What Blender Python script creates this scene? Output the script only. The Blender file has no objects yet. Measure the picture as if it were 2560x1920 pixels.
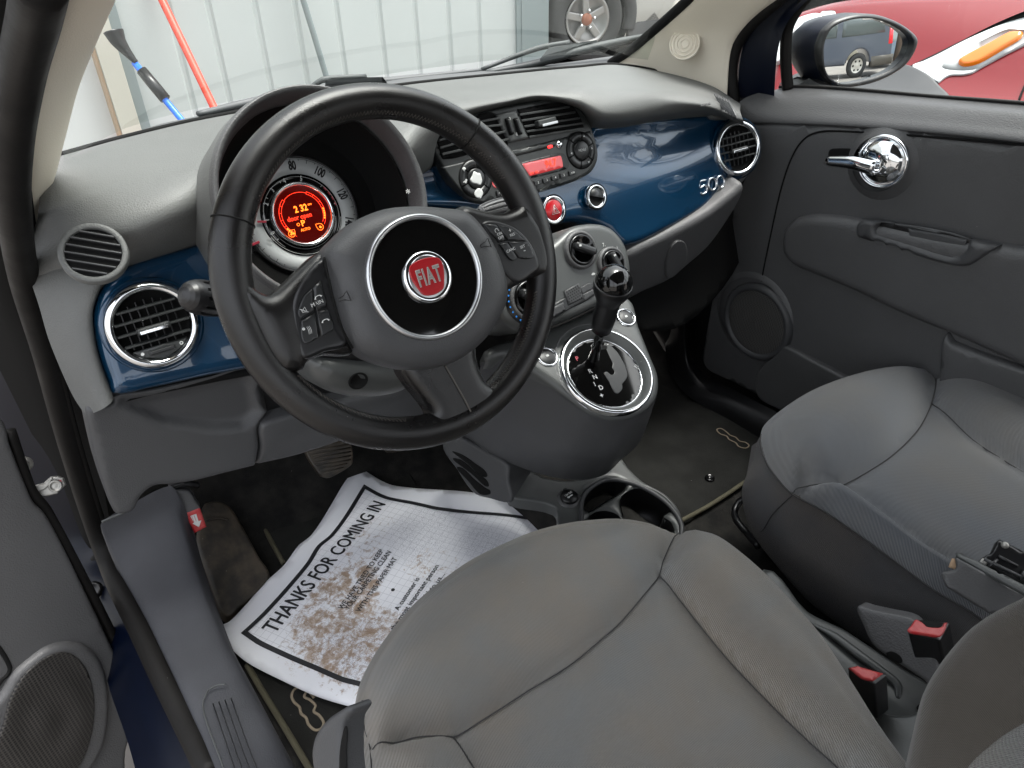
import bpy, bmesh, math, random
import numpy as np
from mathutils import Vector as V, Matrix
from mathutils.geometry import delaunay_2d_cdt
random.seed(4)
sc=bpy.context.scene; COL=sc.collection
# ---------- measured camera (metres, car axes: X right, Y forward, Z up; footwell floor z=0)
FPX=1807.137; PIT,YAW,ROL=math.radians(34.01864),math.radians(35.0883),math.radians(-1.30913)
C=V((-.63631,-.62462,1.04205))
def D(x,y):
    x*=2560/2212; y*=2560/2212
    a=(x-1280)/FPX; b=(960-y)/FPX; c,s=math.cos(ROL),math.sin(ROL); a,b=c*a-s*b,s*a+c*b
    up=b*math.cos(PIT)-math.sin(PIT); fw=math.cos(PIT)+b*math.sin(PIT)
    return V((a*math.cos(YAW)+fw*math.sin(YAW),-a*math.sin(YAW)+fw*math.cos(YAW),up))
def hit(x,y,o,n):
    d=D(x,y); return C+d*((V(o)-C).dot(n)/d.dot(n))
def w(x,y,k,v):
    i='xyz'.index(k); d=D(x,y); return C+d*((v-C[i])/d[i])
# ---------- frames
class Fr:
    def __init__(s,o,n,xd=(1,0,0)):
        s.o=V(o); s.n=V(n).normalized(); x=V(xd); s.x=(x-s.n*x.dot(s.n)).normalized(); s.y=s.n.cross(s.x)
        s.M=Matrix(((s.x.x,s.y.x,s.n.x,s.o.x),(s.x.y,s.y.y,s.n.y,s.o.y),(s.x.z,s.y.z,s.n.z,s.o.z),(0,0,0,1)))
    def px(s,x,y,h=0):
        q=hit(x,y,s.o+s.n*h,s.n)-s.o; return (q.dot(s.x),q.dot(s.y))
    def at(s,x,y,h=0): return s.o+s.x*x+s.y*y+s.n*h
    def P(s,x,y,h=0): return hit(x,y,s.o+s.n*h,s.n)
    def sub(s,x,y,h=0,rot=0):      # frame moved to plane coords
        f=Fr(s.at(x,y,h),s.n,s.x*math.cos(rot)+s.y*math.sin(rot)); return f
ID=Matrix.Identity(4); PW={}
def thing(name,label,cat,loc=(0,0,0),group=None,kind=None):
    o=bpy.data.objects.new(name,None); COL.objects.link(o); o.empty_display_size=.02
    o.location=loc; o['label']=label; o['category']=cat
    if group:o['group']=group
    if kind:o['kind']=kind
    PW[o.name]=Matrix.Translation(V(loc)); return o
def link(name,me,mat,parent=None,M=ID,smooth=True,label=None):
    if smooth:
        for p in me.polygons:p.use_smooth=True
    if mat is not None: me.materials.append(mat)
    o=bpy.data.objects.new(name,me); COL.objects.link(o)
    if parent is not None:
        o.parent=parent; o.matrix_basis=PW[parent.name].inverted()@M
    else: o.matrix_basis=M
    PW[o.name]=M.copy()
    if label:o['label']=label
    return o
def tag(o,label,cat,group=None,kind=None):
    o['label']=label;o['category']=cat
    if group:o['group']=group
    if kind:o['kind']=kind
    return o
def mk(name,vs,fs,mat,parent=None,M=ID,smooth=True,label=None):
    me=bpy.data.meshes.new(name); me.from_pydata([tuple(v) for v in vs],[],fs); me.update()
    bm=bmesh.new();bm.from_mesh(me);bmesh.ops.recalc_face_normals(bm,faces=bm.faces);bm.to_mesh(me);bm.free()
    return link(name,me,mat,parent,M,smooth,label)
def cr(pts,closed=True,n=6):
    P=[np.array([float(c) for c in p if not isinstance(c,str)]) for p in pts]; cor=[any(isinstance(c,str) for c in p) for p in pts] if not isinstance(pts[0],V) else [False]*len(pts)
    N=len(P); out=[]
    for i in range(N if closed else N-1):
        a=P[i];b=P[(i+1)%N]; L=np.linalg.norm(b-a)
        pa=P[i-1] if (closed or i>0) else a; nb=P[(i+2)%N] if (closed or i+2<N) else b
        ta=np.zeros_like(a) if cor[i] else (b-pa)/(np.linalg.norm(b-pa)+1e-9)*L*.9
        tb=np.zeros_like(a) if cor[(i+1)%N] else (nb-a)/(np.linalg.norm(nb-a)+1e-9)*L*.9
        if cor[i] and cor[(i+1)%N]: 
            out.append(a); continue
        for k in range(n):
            t=k/n; t2=t*t;t3=t2*t
            out.append(a*(2*t3-3*t2+1)+ta*(t3-2*t2+t)+b*(3*t2-2*t3)+tb*(t3-t2))
    if not closed: out.append(P[-1])
    return out
def segdist(Q,L,closed=True):
    Q=np.asarray(Q,float);L=np.asarray(L,float)
    A=L if closed else L[:-1]; B=np.roll(L,-1,0) if closed else L[1:]
    best=np.full(len(Q),1e9)
    for a,b in zip(A,B):
        ab=b-a; t=np.clip(((Q-a)@ab)/(ab@ab+1e-12),0,1); d=np.linalg.norm(Q-(a+t[:,None]*ab),axis=1); best=np.minimum(best,d)
    return best
def inside(Q,L):
    Q=np.asarray(Q,float);L=np.asarray(L,float); r=np.zeros(len(Q),bool); B=np.roll(L,-1,0)
    for (x1,y1),(x2,y2) in zip(L,B):
        if y1==y2: continue
        c=((y1>Q[:,1])!=(y2>Q[:,1]))&(Q[:,0]<(x2-x1)*(Q[:,1]-y1)/(y2-y1)+x1); r^=c
    return r
def panel(name,fr,pts,mat,parent=None,h0=0,r=.003,e=None,depth=.006,step=None,hf=None,holes=(),local=False,n=5,fade=.02,label=None,smooth=True,closedback=False,edgeholes=True,crease=()):
    """a moulded sheet: outline in a plane, rounded edge of radius r and height e, optional relief hf, skirt going depth back"""
    if e is None:e=r
    ol=[fr.px(p[0],p[1],h0)+tuple(p[2:]) for p in pts] if not local else pts
    L=np.array(cr(ol,True,n)); 
    keep=[L[0]]
    for q in L[1:]:
        if np.linalg.norm(q-keep[-1])>2e-4: keep.append(q)
    if np.linalg.norm(keep[-1]-keep[0])<2e-4: keep.pop()
    L=np.array(keep)
    area=.5*np.sum(L[:,0]*np.roll(L[:,1],-1)-np.roll(L[:,0],-1)*L[:,1])
    if area<0:L=L[::-1]
    H=[]
    for hh in holes:
        hl=[fr.px(p[0],p[1],h0)+tuple(p[2:]) for p in hh] if not local else hh
        A=np.array(cr(hl,True,n)); 
        a2=.5*np.sum(A[:,0]*np.roll(A[:,1],-1)-np.roll(A[:,0],-1)*A[:,1]); H.append(A if a2>0 else A[::-1])
    mn,mx=L.min(0),L.max(0); size=max(mx-mn)
    if step is None: step=max(size/26,.002)
    P=[]
    if r>0:
        tn=np.roll(L,-1,0)-np.roll(L,1,0); tn/=np.linalg.norm(tn,axis=1)[:,None]+1e-12; nrm=np.stack([-tn[:,1],tn[:,0]],1)
        for f in (.12,.4,.75,1.1):
            Q=L+nrm*r*f; ok=inside(Q,L)&(segdist(Q,L)>r*f*.85); P.append(Q[ok])
    gx=np.arange(mn[0]+step*.5,mx[0],step);gy=np.arange(mn[1]+step*.5,mx[1],step)
    if len(gx) and len(gy):
        G=np.array([(x+(j%2)*step*.5,y) for j,y in enumerate(gy) for x in gx])
        G=G[inside(G,L)]
        if len(G):
            d=segdist(G,L); G=G[d>max(r*1.3,step*.45)]; P.append(G)
    if crease:
        X_=[]
        for q_ in crease:
            c_=np.array(cr(q_,False,6)); c_=resamp(c_,max(2,int(np.sum(np.linalg.norm(np.diff(c_,axis=0),axis=1))/(step*.7)))); c_=c_[inside(c_,L)]; X_.append(c_[segdist(c_,L)>step*.4])
        X_=np.concatenate(X_); P=[p[np.min(np.linalg.norm(p[:,None]-X_[None],axis=2),axis=1)>step*.55] for p in P]+[X_]
    P=np.concatenate([p for p in P if len(p)]) if any(len(p) for p in P) else np.zeros((0,2))
    for A in H:
        if len(P): P=P[(~inside(P,A))&(segdist(P,A)>step*.3)]
    allv=[V(p) for p in L]; faces=[list(range(len(L)))]; nL=len(L)
    edges=[]
    for A in H:
        b=len(allv); allv+=[V(p) for p in A]; edges+=[(b+i,b+(i+1)%len(A)) for i in range(len(A))]
    allv+=[V(p) for p in P]
    vo,eo,fo,_,_,_=delaunay_2d_cdt(allv,edges,faces,1,1e-6)
    vo=np.array([tuple(v) for v in vo]); 
    if H:
        cen=np.array([vo[list(f)].mean(0) for f in fo]); bad=np.zeros(len(fo),bool)
        for A in H: bad|=inside(cen,A)
        fo=[f for f,b in zip(fo,bad) if not b]
    d=segdist(vo,L)
    for A in H: d=np.minimum(d,segdist(vo,A)) if (e>0 and edgeholes) else d
    d[d<1e-5]=0
    t=np.clip(d/max(r,1e-9),0,1); z=h0+e*np.sqrt(1-(1-t)**2)
    if hf is not None: z=z+(hf(vo) if hasattr(hf,'vec') else np.array([hf(x,y) for x,y in vo]))*(np.clip(d/fade,0,1)**.7 if fade>0 else 1)
    vs=[(x,y,zz) for (x,y),zz in zip(vo,z)]; fs=[tuple(f) for f in fo]
    # boundary edges -> skirt
    from collections import Counter
    ec=Counter()
    for f in fs:
        for i in range(len(f)):
            a,b=f[i],f[(i+1)%len(f)]; ec[(min(a,b),max(a,b))]+=1
    bnd=[(f[i],f[(i+1)%len(f)]) for f in fs for i in range(len(f)) if ec[(min(f[i],f[(i+1)%len(f)]),max(f[i],f[(i+1)%len(f)]))]==1]
    low={}
    if depth>0:
        for a,b in bnd:
            for q in (a,b):
                if q not in low: low[q]=len(vs); vs.append((vs[q][0],vs[q][1],h0-depth))
        for a,b in bnd: fs.append((b,a,low[a],low[b]))
    return mk(name,vs,fs,mat,parent,fr.M,smooth,label)
class Pillow:
    """relief made of padded regions: each (outline, height, falloff); seams are the valleys between"""
    vec=True
    def __init__(s,fr,regs,h=0,extra=None): s.R=[(np.array(cr([fr.px(p[0],p[1],h)+tuple(p[2:]) for p in o],True,4)),a,f) for o,a,f in regs]; s.extra=extra
    def __call__(s,Q):
        z=np.zeros(len(Q))
        for L,a,f in s.R:
            i=inside(Q,L); d=segdist(Q,L); t=np.clip(d/f,0,1); z=np.where(i,np.maximum(z,a*(1-(1-t)**2)**.8),z)
        if s.extra is not None: z=z+s.extra(Q)
        return z
def grid_mesh(name,rows,mat,parent=None,closed=False,M=ID,label=None,smooth=True):
    nv=len(rows[0]); vs=[p for r in rows for p in r]; fs=[]
    for i in range(len(rows)-1):
        for j in range(nv if closed else nv-1):
            k=(j+1)%nv; fs.append((i*nv+j,i*nv+k,(i+1)*nv+k,(i+1)*nv+j))
    return mk(name,vs,fs,mat,parent,M,smooth,label)
def resamp(P,n):
    P=np.array(P); d=np.r_[0,np.cumsum(np.linalg.norm(np.diff(P,axis=0),axis=1))]; t=np.linspace(0,d[-1],n)
    return np.stack([np.interp(t,d,P[:,k]) for k in range(P.shape[1])],1)
def patch(name,rows,mat,parent=None,nu=40,nv=4,label=None,uniform=True):
    R=[]
    for r in rows:
        r=[tuple(p) for p in r]; c=np.array(cr(r,False,8)); R.append(resamp(c,nu) if uniform else c)
    R=np.array(R) # rows x nu x 3
    cols=[np.array(cr([tuple(q) for q in R[:,j]],False,nv)) for j in range(R.shape[1])]
    G=np.array(cols).transpose(1,0,2)
    return grid_mesh(name,[list(map(tuple,g)) for g in G],mat,parent,label=label)
def tube(name,pts,r,mat,parent=None,seg=10,closed=False,n=6,label=None,flat=1,up=None,smoothpath=True):
    P=np.array(cr([tuple(p) for p in pts],closed,n)) if smoothpath else np.array([tuple(p) for p in pts],float)
    N=len(P); rad=[r]*N if not hasattr(r,'__len__') else list(np.interp(np.linspace(0,1,N),np.linspace(0,1,len(r)),r))
    vs=[];fs=[]; pu=None
    for i in range(N):
        t=V(P[(i+1)%N]-P[i-1]) if closed else V(P[min(i+1,N-1)]-P[max(i-1,0)])
        t.normalize()
        u=V(up) if up is not None else (pu if pu is not None else (V((0,0,1)) if abs(t.z)<.9 else V((1,0,0))))
        u=(u-t*u.dot(t)).normalized(); pu=u; b=t.cross(u)
        for k in range(seg):
            a=2*math.pi*k/seg; vs.append(tuple(V(P[i])+(b*math.cos(a)+u*math.sin(a)*flat)*rad[i]))
    for i in range(N if closed else N-1):
        for k in range(seg):
            j=(i+1)%N; l=(k+1)%seg; fs.append((i*seg+k,i*seg+l,j*seg+l,j*seg+k))
    if not closed: fs.append(tuple(range(seg))); fs.append(tuple((N-1)*seg+k for k in range(seg)))
    return mk(name,vs,fs,mat,parent,ID,True,label)
def lathe(name,fr,prof,mat,parent=None,seg=40,cx=0,cy=0,h=0,label=None,sx=1,sy=1,a0=0,a1=2*math.pi):
    full=abs(a1-a0-2*math.pi)<1e-6; vs=[];fs=[];K=seg if full else seg+1
    for r,z in prof:
        for k in range(K):
            a=a0+(a1-a0)*k/seg; vs.append((cx+r*sx*math.cos(a),cy+r*sy*math.sin(a),h+z))
    for i in range(len(prof)-1):
        for k in range(K if full else K-1):
            l=(k+1)%K; fs.append((i*K+k,i*K+l,(i+1)*K+l,(i+1)*K+k))
    return mk(name,vs,fs,mat,parent,fr.M,True,label)
def ringprof(r,t,m=10,z=0): return [(r+t*math.cos(2*math.pi*k/m),z+t*math.sin(2*math.pi*k/m)) for k in range(m+1)]
def domeprof(r,hh,m=8,z=0): return [(1e-5+r*math.sin(math.pi/2*k/m),z+hh*math.cos(math.pi/2*k/m)) for k in range(m+1)]
def boxf(name,fr,cx,cy,h,sx,sy,sz,mat,parent=None,rot=0,bev=.0006,tilt=0,label=None):
    bm=bmesh.new(); bmesh.ops.create_cube(bm,size=1)
    bmesh.ops.scale(bm,vec=(sx,sy,sz),verts=bm.verts)
    if bev>0: bmesh.ops.bevel(bm,geom=list(bm.edges),offset=min(bev,sx/3,sy/3,sz/3),segments=2,affect='EDGES',profile=.5)
    me=bpy.data.meshes.new(name);bm.to_mesh(me);bm.free()
    M=fr.M@Matrix.Translation((cx,cy,h))@Matrix.Rotation(rot,4,'Z')@Matrix.Rotation(tilt,4,'X')
    return link(name,me,mat,parent,M,False,label)
def bar(name,fr,a,b,wd,th,mat,parent=None,h=0,tilt=0,bev=.0006,local=False,label=None):
    if not local: a=fr.px(a[0],a[1],h);b=fr.px(b[0],b[1],h)
    return boxf(name,fr,(a[0]+b[0])/2,(a[1]+b[1])/2,h,math.hypot(b[0]-a[0],b[1]-a[1]),wd,th,mat,parent,math.atan2(b[1]-a[1],b[0]-a[0]),bev,tilt,label)
def prism(name,top,bot,mat,parent=None,bev=.003,label=None):
    n=len(top); vs=list(top)+list(bot); fs=[tuple(range(n)),tuple(range(2*n-1,n-1,-1))]+[(i,(i+1)%n,n+(i+1)%n,n+i) for i in range(n)]
    bm=bmesh.new(); bv=[bm.verts.new(tuple(v)) for v in vs]
    for f in fs: bm.faces.new([bv[i] for i in f])
    bmesh.ops.recalc_face_normals(bm,faces=bm.faces)
    if bev>0:bmesh.ops.bevel(bm,geom=list(bm.edges),offset=bev,segments=3,affect='EDGES',profile=.5)
    me=bpy.data.meshes.new(name);bm.to_mesh(me);bm.free()
    return link(name,me,mat,parent,ID,False,label)
def text(s,fr,x,y,size,mat,parent=None,rot=0,h=.0004,ext=.00015,name='lettering',sx=1,bold=0,local=True,warp=None,label=None,sp=1):
    if not local: x,y=fr.px(x,y,h)
    cu=bpy.data.curves.new(name,'FONT'); cu.body=s; cu.size=size; cu.align_x='CENTER'; cu.align_y='CENTER'; cu.extrude=ext; cu.offset=bold; cu.space_character=sp; cu.resolution_u=3
    t=bpy.data.objects.new(name,cu); COL.objects.link(t)
    me=bpy.data.meshes.new_from_object(t,depsgraph=bpy.context.evaluated_depsgraph_get()); bpy.data.objects.remove(t)
    T=Matrix.Translation((x,y,h))@Matrix.Rotation(rot,4,'Z')@Matrix.Diagonal((sx,1,1,1)); me.transform(T)
    if warp:
        bm=bmesh.new();bm.from_mesh(me)
        bmesh.ops.subdivide_edges(bm,edges=[e_ for e_ in bm.edges if e_.calc_length()>.006],cuts=2)
        bm.to_mesh(me);bm.free()
        for v in me.vertices: v.co.z+=warp(v.co.x,v.co.y)
    return link(name,me,mat,parent,fr.M,False,label)
# ---------- materials
KB=.74
def mat(name,col,rough=.5,metal=0,coat=0,bump=None,var=0,specks=0,spec=.5,emit=None,es=1,sheen=0,varcol=None,vscale=9,roughvar=0,aniso=0):
    if metal<.9: col=tuple(c*KB for c in col); varcol=tuple(c*KB for c in varcol) if varcol else None
    m=bpy.data.materials.new(name);m.use_nodes=True;nt=m.node_tree;N=nt.nodes;Lk=nt.links;b=N['Principled BSDF']
    b.inputs['Base Color'].default_value=(*col,1);b.inputs['Roughness'].default_value=rough;b.inputs['Metallic'].default_value=metal
    b.inputs['Coat Weight'].default_value=coat;b.inputs['Coat Roughness'].default_value=.03;b.inputs['Specular IOR Level'].default_value=spec
    if sheen: b.inputs['Sheen Weight'].default_value=sheen; b.inputs['Sheen Roughness'].default_value=.5
    if emit: b.inputs['Emission Color'].default_value=(*emit,1);b.inputs['Emission Strength'].default_value=es
    tc=N.new('ShaderNodeTexCoord'); cs=None
    def noise(sc_,det=3,ro=.55):
        t=N.new('ShaderNodeTexNoise');t.inputs['Scale'].default_value=sc_;t.inputs['Detail'].default_value=det;t.inputs['Roughness'].default_value=ro;Lk.new(tc.outputs['Object'],t.inputs['Vector']);return t
    def ramp(src,a,b_):
        r=N.new('ShaderNodeMapRange');r.inputs['From Min'].default_value=a;r.inputs['From Max'].default_value=b_;Lk.new(src,r.inputs['Value']);return r.outputs['Result']
    def mix(f,a,bc):
        x=N.new('ShaderNodeMix');x.data_type='RGBA'
        Lk.new(f,x.inputs['Factor'])
        if isinstance(a,tuple): x.inputs['A'].default_value=a
        else: Lk.new(a,x.inputs['A'])
        x.inputs['B'].default_value=bc; return x.outputs['Result']
    cur=(*col,1)
    if var:
        vc=varcol or tuple(c*(1+var) for c in col)
        cur=mix(ramp(noise(vscale,4).outputs['Fac'],.38,.68),cur,(*vc,1))
    if specks:
        t=N.new('ShaderNodeTexVoronoi');t.inputs['Scale'].default_value=70;Lk.new(tc.outputs['Object'],t.inputs['Vector'])
        rr=N.new('ShaderNodeMapRange');rr.inputs['From Min'].default_value=.045;rr.inputs['From Max'].default_value=.02;Lk.new(t.outputs['Distance'],rr.inputs['Value'])
        q=N.new('ShaderNodeMath');q.operation='MULTIPLY';Lk.new(rr.outputs['Result'],q.inputs[0])
        sp=N.new('ShaderNodeSeparateColor');Lk.new(t.outputs['Color'],sp.inputs['Color'])
        g=N.new('ShaderNodeMath');g.operation='LESS_THAN';g.inputs[1].default_value=specks;Lk.new(sp.outputs['Red'],g.inputs[0]);Lk.new(g.outputs[0],q.inputs[1])
        cur=mix(q.outputs[0],cur,(.35,.34,.32,1))
    if not isinstance(cur,tuple): Lk.new(cur,b.inputs['Base Color'])
    if roughvar:
        r=N.new('ShaderNodeMapRange');r.inputs['From Min'].default_value=.35;r.inputs['From Max'].default_value=.7;r.inputs['To Min'].default_value=rough-roughvar;r.inputs['To Max'].default_value=rough+roughvar
        Lk.new(noise(14,4).outputs['Fac'],r.inputs['Value']);Lk.new(r.outputs['Result'],b.inputs['Roughness'])
    if bump:
        kind,scl,st=bump[:3]
        if kind=='grain': t=N.new('ShaderNodeTexVoronoi');t.inputs['Scale'].default_value=scl;Lk.new(tc.outputs['Object'],t.inputs['Vector']);src=t.outputs['Distance']
        elif kind=='noise': src=noise(scl,3).outputs['Fac']
        elif kind=='rib':
            t=N.new('ShaderNodeTexWave');t.inputs['Scale'].default_value=scl;t.inputs['Distortion'].default_value=.15;t.bands_direction=bump[3] if len(bump)>3 else 'X'
            mp=N.new('ShaderNodeMapping');mp.inputs['Rotation'].default_value=bump[4] if len(bump)>4 else (0,0,0);Lk.new(tc.outputs['Object'],mp.inputs['Vector']);Lk.new(mp.outputs['Vector'],t.inputs['Vector']);src=t.outputs['Fac']
        elif kind=='mesh':
            t=N.new('ShaderNodeTexVoronoi');t.voronoi_dimensions='2D';t.inputs['Scale'].default_value=scl;t.inputs['Randomness'].default_value=0;mp=N.new('ShaderNodeMapping');mp.inputs['Scale'].default_value=(1,1.15,0);Lk.new(tc.outputs['Object'],mp.inputs['Vector']);Lk.new(mp.outputs['Vector'],t.inputs['Vector']);src=t.outputs['Distance']
            cc=mix(ramp(src,.33,.42),(.002,.002,.002,1),(*col,1)); Lk.new(cc,b.inputs['Base Color'])
        bp=N.new('ShaderNodeBump');bp.inputs['Strength'].default_value=st;bp.inputs['Distance'].default_value=.001 if kind!='rib' else .0012;Lk.new(src,bp.inputs['Height']);Lk.new(bp.outputs['Normal'],b.inputs['Normal'])
    return m
def glassmat(name,tint,gl=.06):
    m=bpy.data.materials.new(name);m.use_nodes=True;nt=m.node_tree;N=nt.nodes;N.remove(N['Principled BSDF']);o=N['Material Output']
    t=N.new('ShaderNodeBsdfTransparent');t.inputs['Color'].default_value=(*tint,1);g=N.new('ShaderNodeBsdfGlossy');g.inputs['Roughness'].default_value=.02
    f=N.new('ShaderNodeFresnel');f.inputs['IOR'].default_value=1.45;mul=N.new('ShaderNodeMath');mul.operation='MULTIPLY';mul.inputs[1].default_value=gl
    nt.links.new(f.outputs[0],mul.inputs[0]);mx=N.new('ShaderNodeMixShader');nt.links.new(mul.outputs[0],mx.inputs[0]);nt.links.new(t.outputs[0],mx.inputs[1]);nt.links.new(g.outputs[0],mx.inputs[2]);nt.links.new(mx.outputs[0],o.inputs['Surface']);return m
PAD=mat('soft_grey_plastic',(.118,.121,.117),.55,bump=('grain',520,.35),var=.1,specks=.05)
DARK=mat('dark_grey_plastic',(.084,.084,.086),.48,bump=('grain',420,.35),specks=.03,var=.1)
MID=mat('mid_grey_plastic',(.060,.061,.064),.5,bump=('grain',700,.2),specks=.02)
CONS=mat('console_grey_plastic',(.072,.076,.075),.38,bump=('grain',800,.1),specks=.01)
FACE=mat('radio_face_plastic',(.036,.039,.039),.38,bump=('grain',900,.1))
BTN=mat('button_plastic',(.016,.017,.018),.34)
BLACK=mat('black_plastic',(.008,.008,.009),.36,roughvar=.08)
MBLACK=mat('matt_black',(.004,.004,.004),.8,spec=.2)
RUB=mat('black_rubber',(.008,.0072,.0066),.6,spec=.22,bump=('noise',180,.12),roughvar=.1,specks=.04)
GLOSS=mat('gloss_black',(.004,.004,.004),.05,coat=.15,specks=.02)
LEATH=mat('black_leather',(.0055,.0050,.0050),.31,bump=('grain',1500,.16),roughvar=.07,var=.35,vscale=30,specks=.12)
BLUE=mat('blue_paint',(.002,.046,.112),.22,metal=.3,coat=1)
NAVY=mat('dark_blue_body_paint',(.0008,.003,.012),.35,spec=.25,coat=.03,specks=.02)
CHR=mat('chrome',(.78,.8,.82),.07,metal=1)
SAT=mat('satin_metal',(.55,.56,.57),.28,metal=1)
ALU=mat('worn_zinc',(.42,.41,.38),.45,metal=.7,var=.2,vscale=60)
IVORY=mat('ivory_plastic',(1.05,.96,.80),.5,bump=('grain',600,.15),specks=.01)
HEAD=mat('headliner_cloth',(.05,.05,.05),.9,bump=('noise',400,.2))
WHT=mat('white_print',(.7,.71,.7),.5)
DIAL=mat('dial_white',(.55,.57,.57),.45)
RED=mat('red_badge',(.46,.004,.010),.3,coat=.3)
REDP=mat('red_plastic',(.45,.015,.02),.42,bump=('noise',120,.2),var=.25,varcol=(.55,.08,.075),vscale=70)
CARP=mat('black_carpet',spec=.1,rough=.95,col=(.016,.016,.0155),bump=('noise',420,1),var=1.2,varcol=(.036,.034,.031),vscale=22,specks=.12)
MATC=mat('mat_carpet',spec=.1,rough=.95,col=(.020,.020,.0185),bump=('noise',700,.8),var=.9,varcol=(.031,.031,.029),vscale=12,specks=.08)
PIPE=mat('beige_piping',(.1,.09,.055),.8,bump=('noise',500,.5))
EMB=mat('embroidery_thread',(.42,.34,.24),.7,bump=('rib',420,.6,'DIAGONAL'))
WORN=mat('worn_rubber',(.020,.017,.013),.5,bump=('noise',120,.5),var=1,varcol=(.075,.058,.040),vscale=34,specks=.2)
RIBSC=215
FAB=mat('seat_fabric',(.178,.178,.170),.74,bump=('rib',RIBSC,1.0,'X',(0,0,.35)),var=.16,varcol=(.215,.185,.148),vscale=9,sheen=.3,specks=.10)
FAB2=mat('seat_fabric_cool',(.088,.099,.116),.8,bump=('rib',RIBSC,1.0,'X',(0,0,.9)),var=.2,varcol=(.105,.102,.098),vscale=6,sheen=.3,specks=.14)
FABS=mat('seat_side_fabric',(.028,.027,.030),.85,bump=('rib',170,.9,'Z'),var=.25,varcol=(.05,.039,.031),vscale=8,sheen=.2,specks=.03)
FABB=mat('seat_back_fabric',(.055,.046,.034),.88,bump=('rib',210,.5,'Y'),var=.2,varcol=(.07,.06,.05),vscale=7,sheen=.25)
THR=mat('seam_thread',(.035,.034,.034),.8)
STI=mat('stitch_thread',(.09,.08,.07),.7)
PAPER=None
EMO=mat('orange_segments',(.3,.02,0),.5,emit=(1,.13,.01),es=1.5)
EMR=mat('red_segments',(.3,.01,0),.5,emit=(1,.035,.012),es=.8)
DISP=mat('red_lcd_glass',(.02,.002,.002),.12,coat=.5,emit=(.35,.004,.002),es=.05)
RLCD=mat('radio_lcd',(.28,.09,.10),.25,coat=.3,emit=(1,.06,.06),es=.12)
BDOT=mat('blue_print',(.01,.22,.7),.4)
REDPR=mat('red_print',(.5,.03,.06),.4)
KB=1
# ================= DASHBOARD =================
dash=thing('dashboard','grey soft-plastic dashboard with glossy blue fascia across the whole car','dashboard',(0,.35,.6))
s20,c20=math.sin(math.radians(20)),math.cos(math.radians(20))
FA=Fr((0,.2814,.613),(0,-c20,s20))
def fa(x,y,h=0): return FA.P(x,y,h)
rowA=[w(88,345,'y',.50),w(125,338,'y',.53),w(250,303,'y',.57),w(420,262,'y',.59),w(640,222,'y',.60),w(860,186,'y',.60),w(960,174,'y',.60),w(1050,165,'y',.59),w(1130,157,'y',.585),w(1200,150,'y',.58),w(1250,146,'y',.577),w(1330,140,'y',.57),w(1430,155,'y',.52),w(1530,183,'y',.44),w(1592,222,'y',.36)]
rowA0=[V(p)+V((0,.05,-.03)) for p in rowA]
rowB=[w(82,465,'z',.745),w(112,450,'z',.755),w(250,400,'z',.77),w(420,340,'z',.778),w(640,270,'z',.785),w(860,240,'z',.785),w(960,216,'z',.788),w(1050,201,'z',.788),w(1130,188,'z',.786),w(1200,180,'z',.783),w(1260,178,'z',.779),w(1330,182,'z',.770),w(1430,193,'z',.757),w(1530,213,'z',.738),w(1600,245,'z',.705)]
rowC=[w(66,520,'z',.712),w(92,515,'z',.722),w(250,500,'z',.738),w(420,430,'z',.755),w(640,310,'y',.40),w(858,325,'z',.768),w(925,272,'z',.783),w(1017,235,'z',.789),w(1110,215,'z',.788),w(1170,205,'z',.786),w(1250,214,'z',.778),w(1310,240,'z',.758),w(1430,228,'z',.742),w(1530,232,'z',.728),w(1606,262,'z',.692)]
rowD=[fa(60,590,-.034),fa(88,592,-.022),fa(262,572,.008),fa(420,524,.008),w(640,462,'y',.36),fa(862,383,.008),fa(933,358,.008),fa(935,290,.004),fa(1017,252,.004),fa(1161,222,.004),fa(1245,238,.004),fa(1292,275,.006),fa(1430,258,.008),fa(1535,250,.006),fa(1606,276,.004)]
rowD2=[V(p)+V((0,.03,-.02)) for p in rowD]
patch('upper_pad',[rowA0,rowA,rowB,rowC,rowD,rowD2],PAD,dash,nv=7,uniform=False)
# soft crease near windscreen
tube('pad_crease',[w(285,385,'z',.7685),w(330,375,'z',.770),w(420,352,'z',.774),w(520,333,'z',.776)],[.002,.009,.009,.004],PAD,dash,flat=.35)
tube('pad_crease',[w(900,208,'z',.772),w(1050,193,'z',.773),w(1200,180,'z',.770),w(1355,172,'z',.762)],[.002,.008,.008,.002],PAD,dash,flat=.35)
# end cheeks of the pad round the blue fascia
oe=[fa(46,520,-.06),fa(56,575,-.036),fa(84,660,-.03),fa(104,730,-.03),fa(132,800,-.03),fa(160,860,-.03),fa(186,898,-.02)]
ie=[fa(268,535,-.012),fa(264,572,.009),fa(222,612,.012),fa(198,675,.012),(fa(201,735,.012)),fa(215,792,.012),fa(243,866,.012)]
me=[a*.42+b*.58+V((0,-.012,.004)) for a,b in zip(oe,ie)]
patch('pad_cheek',[oe,me,ie,[a+V((.004,.03,0)) for a in ie]],PAD,dash,nu=30,nv=6)
patch('pad_cheek',[[oe[-1],me[-1],ie[-1]],[oe[-1]+V((0,.04,-.012)),me[-1]+V((0,.04,-.012)),ie[-1]+V((0,.04,-.012))]],PAD,dash,nu=8,nv=2)
panel('pad_cheek',FA,[(1530,245),(1580,252),(1608,280),(1618,330),(1614,372),(1596,398),(1582,402),(1600,370),(1607,330),(1600,285),(1580,262),(1535,258)],PAD,dash,h0=.004,r=.005,e=.008,depth=.03)
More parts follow.
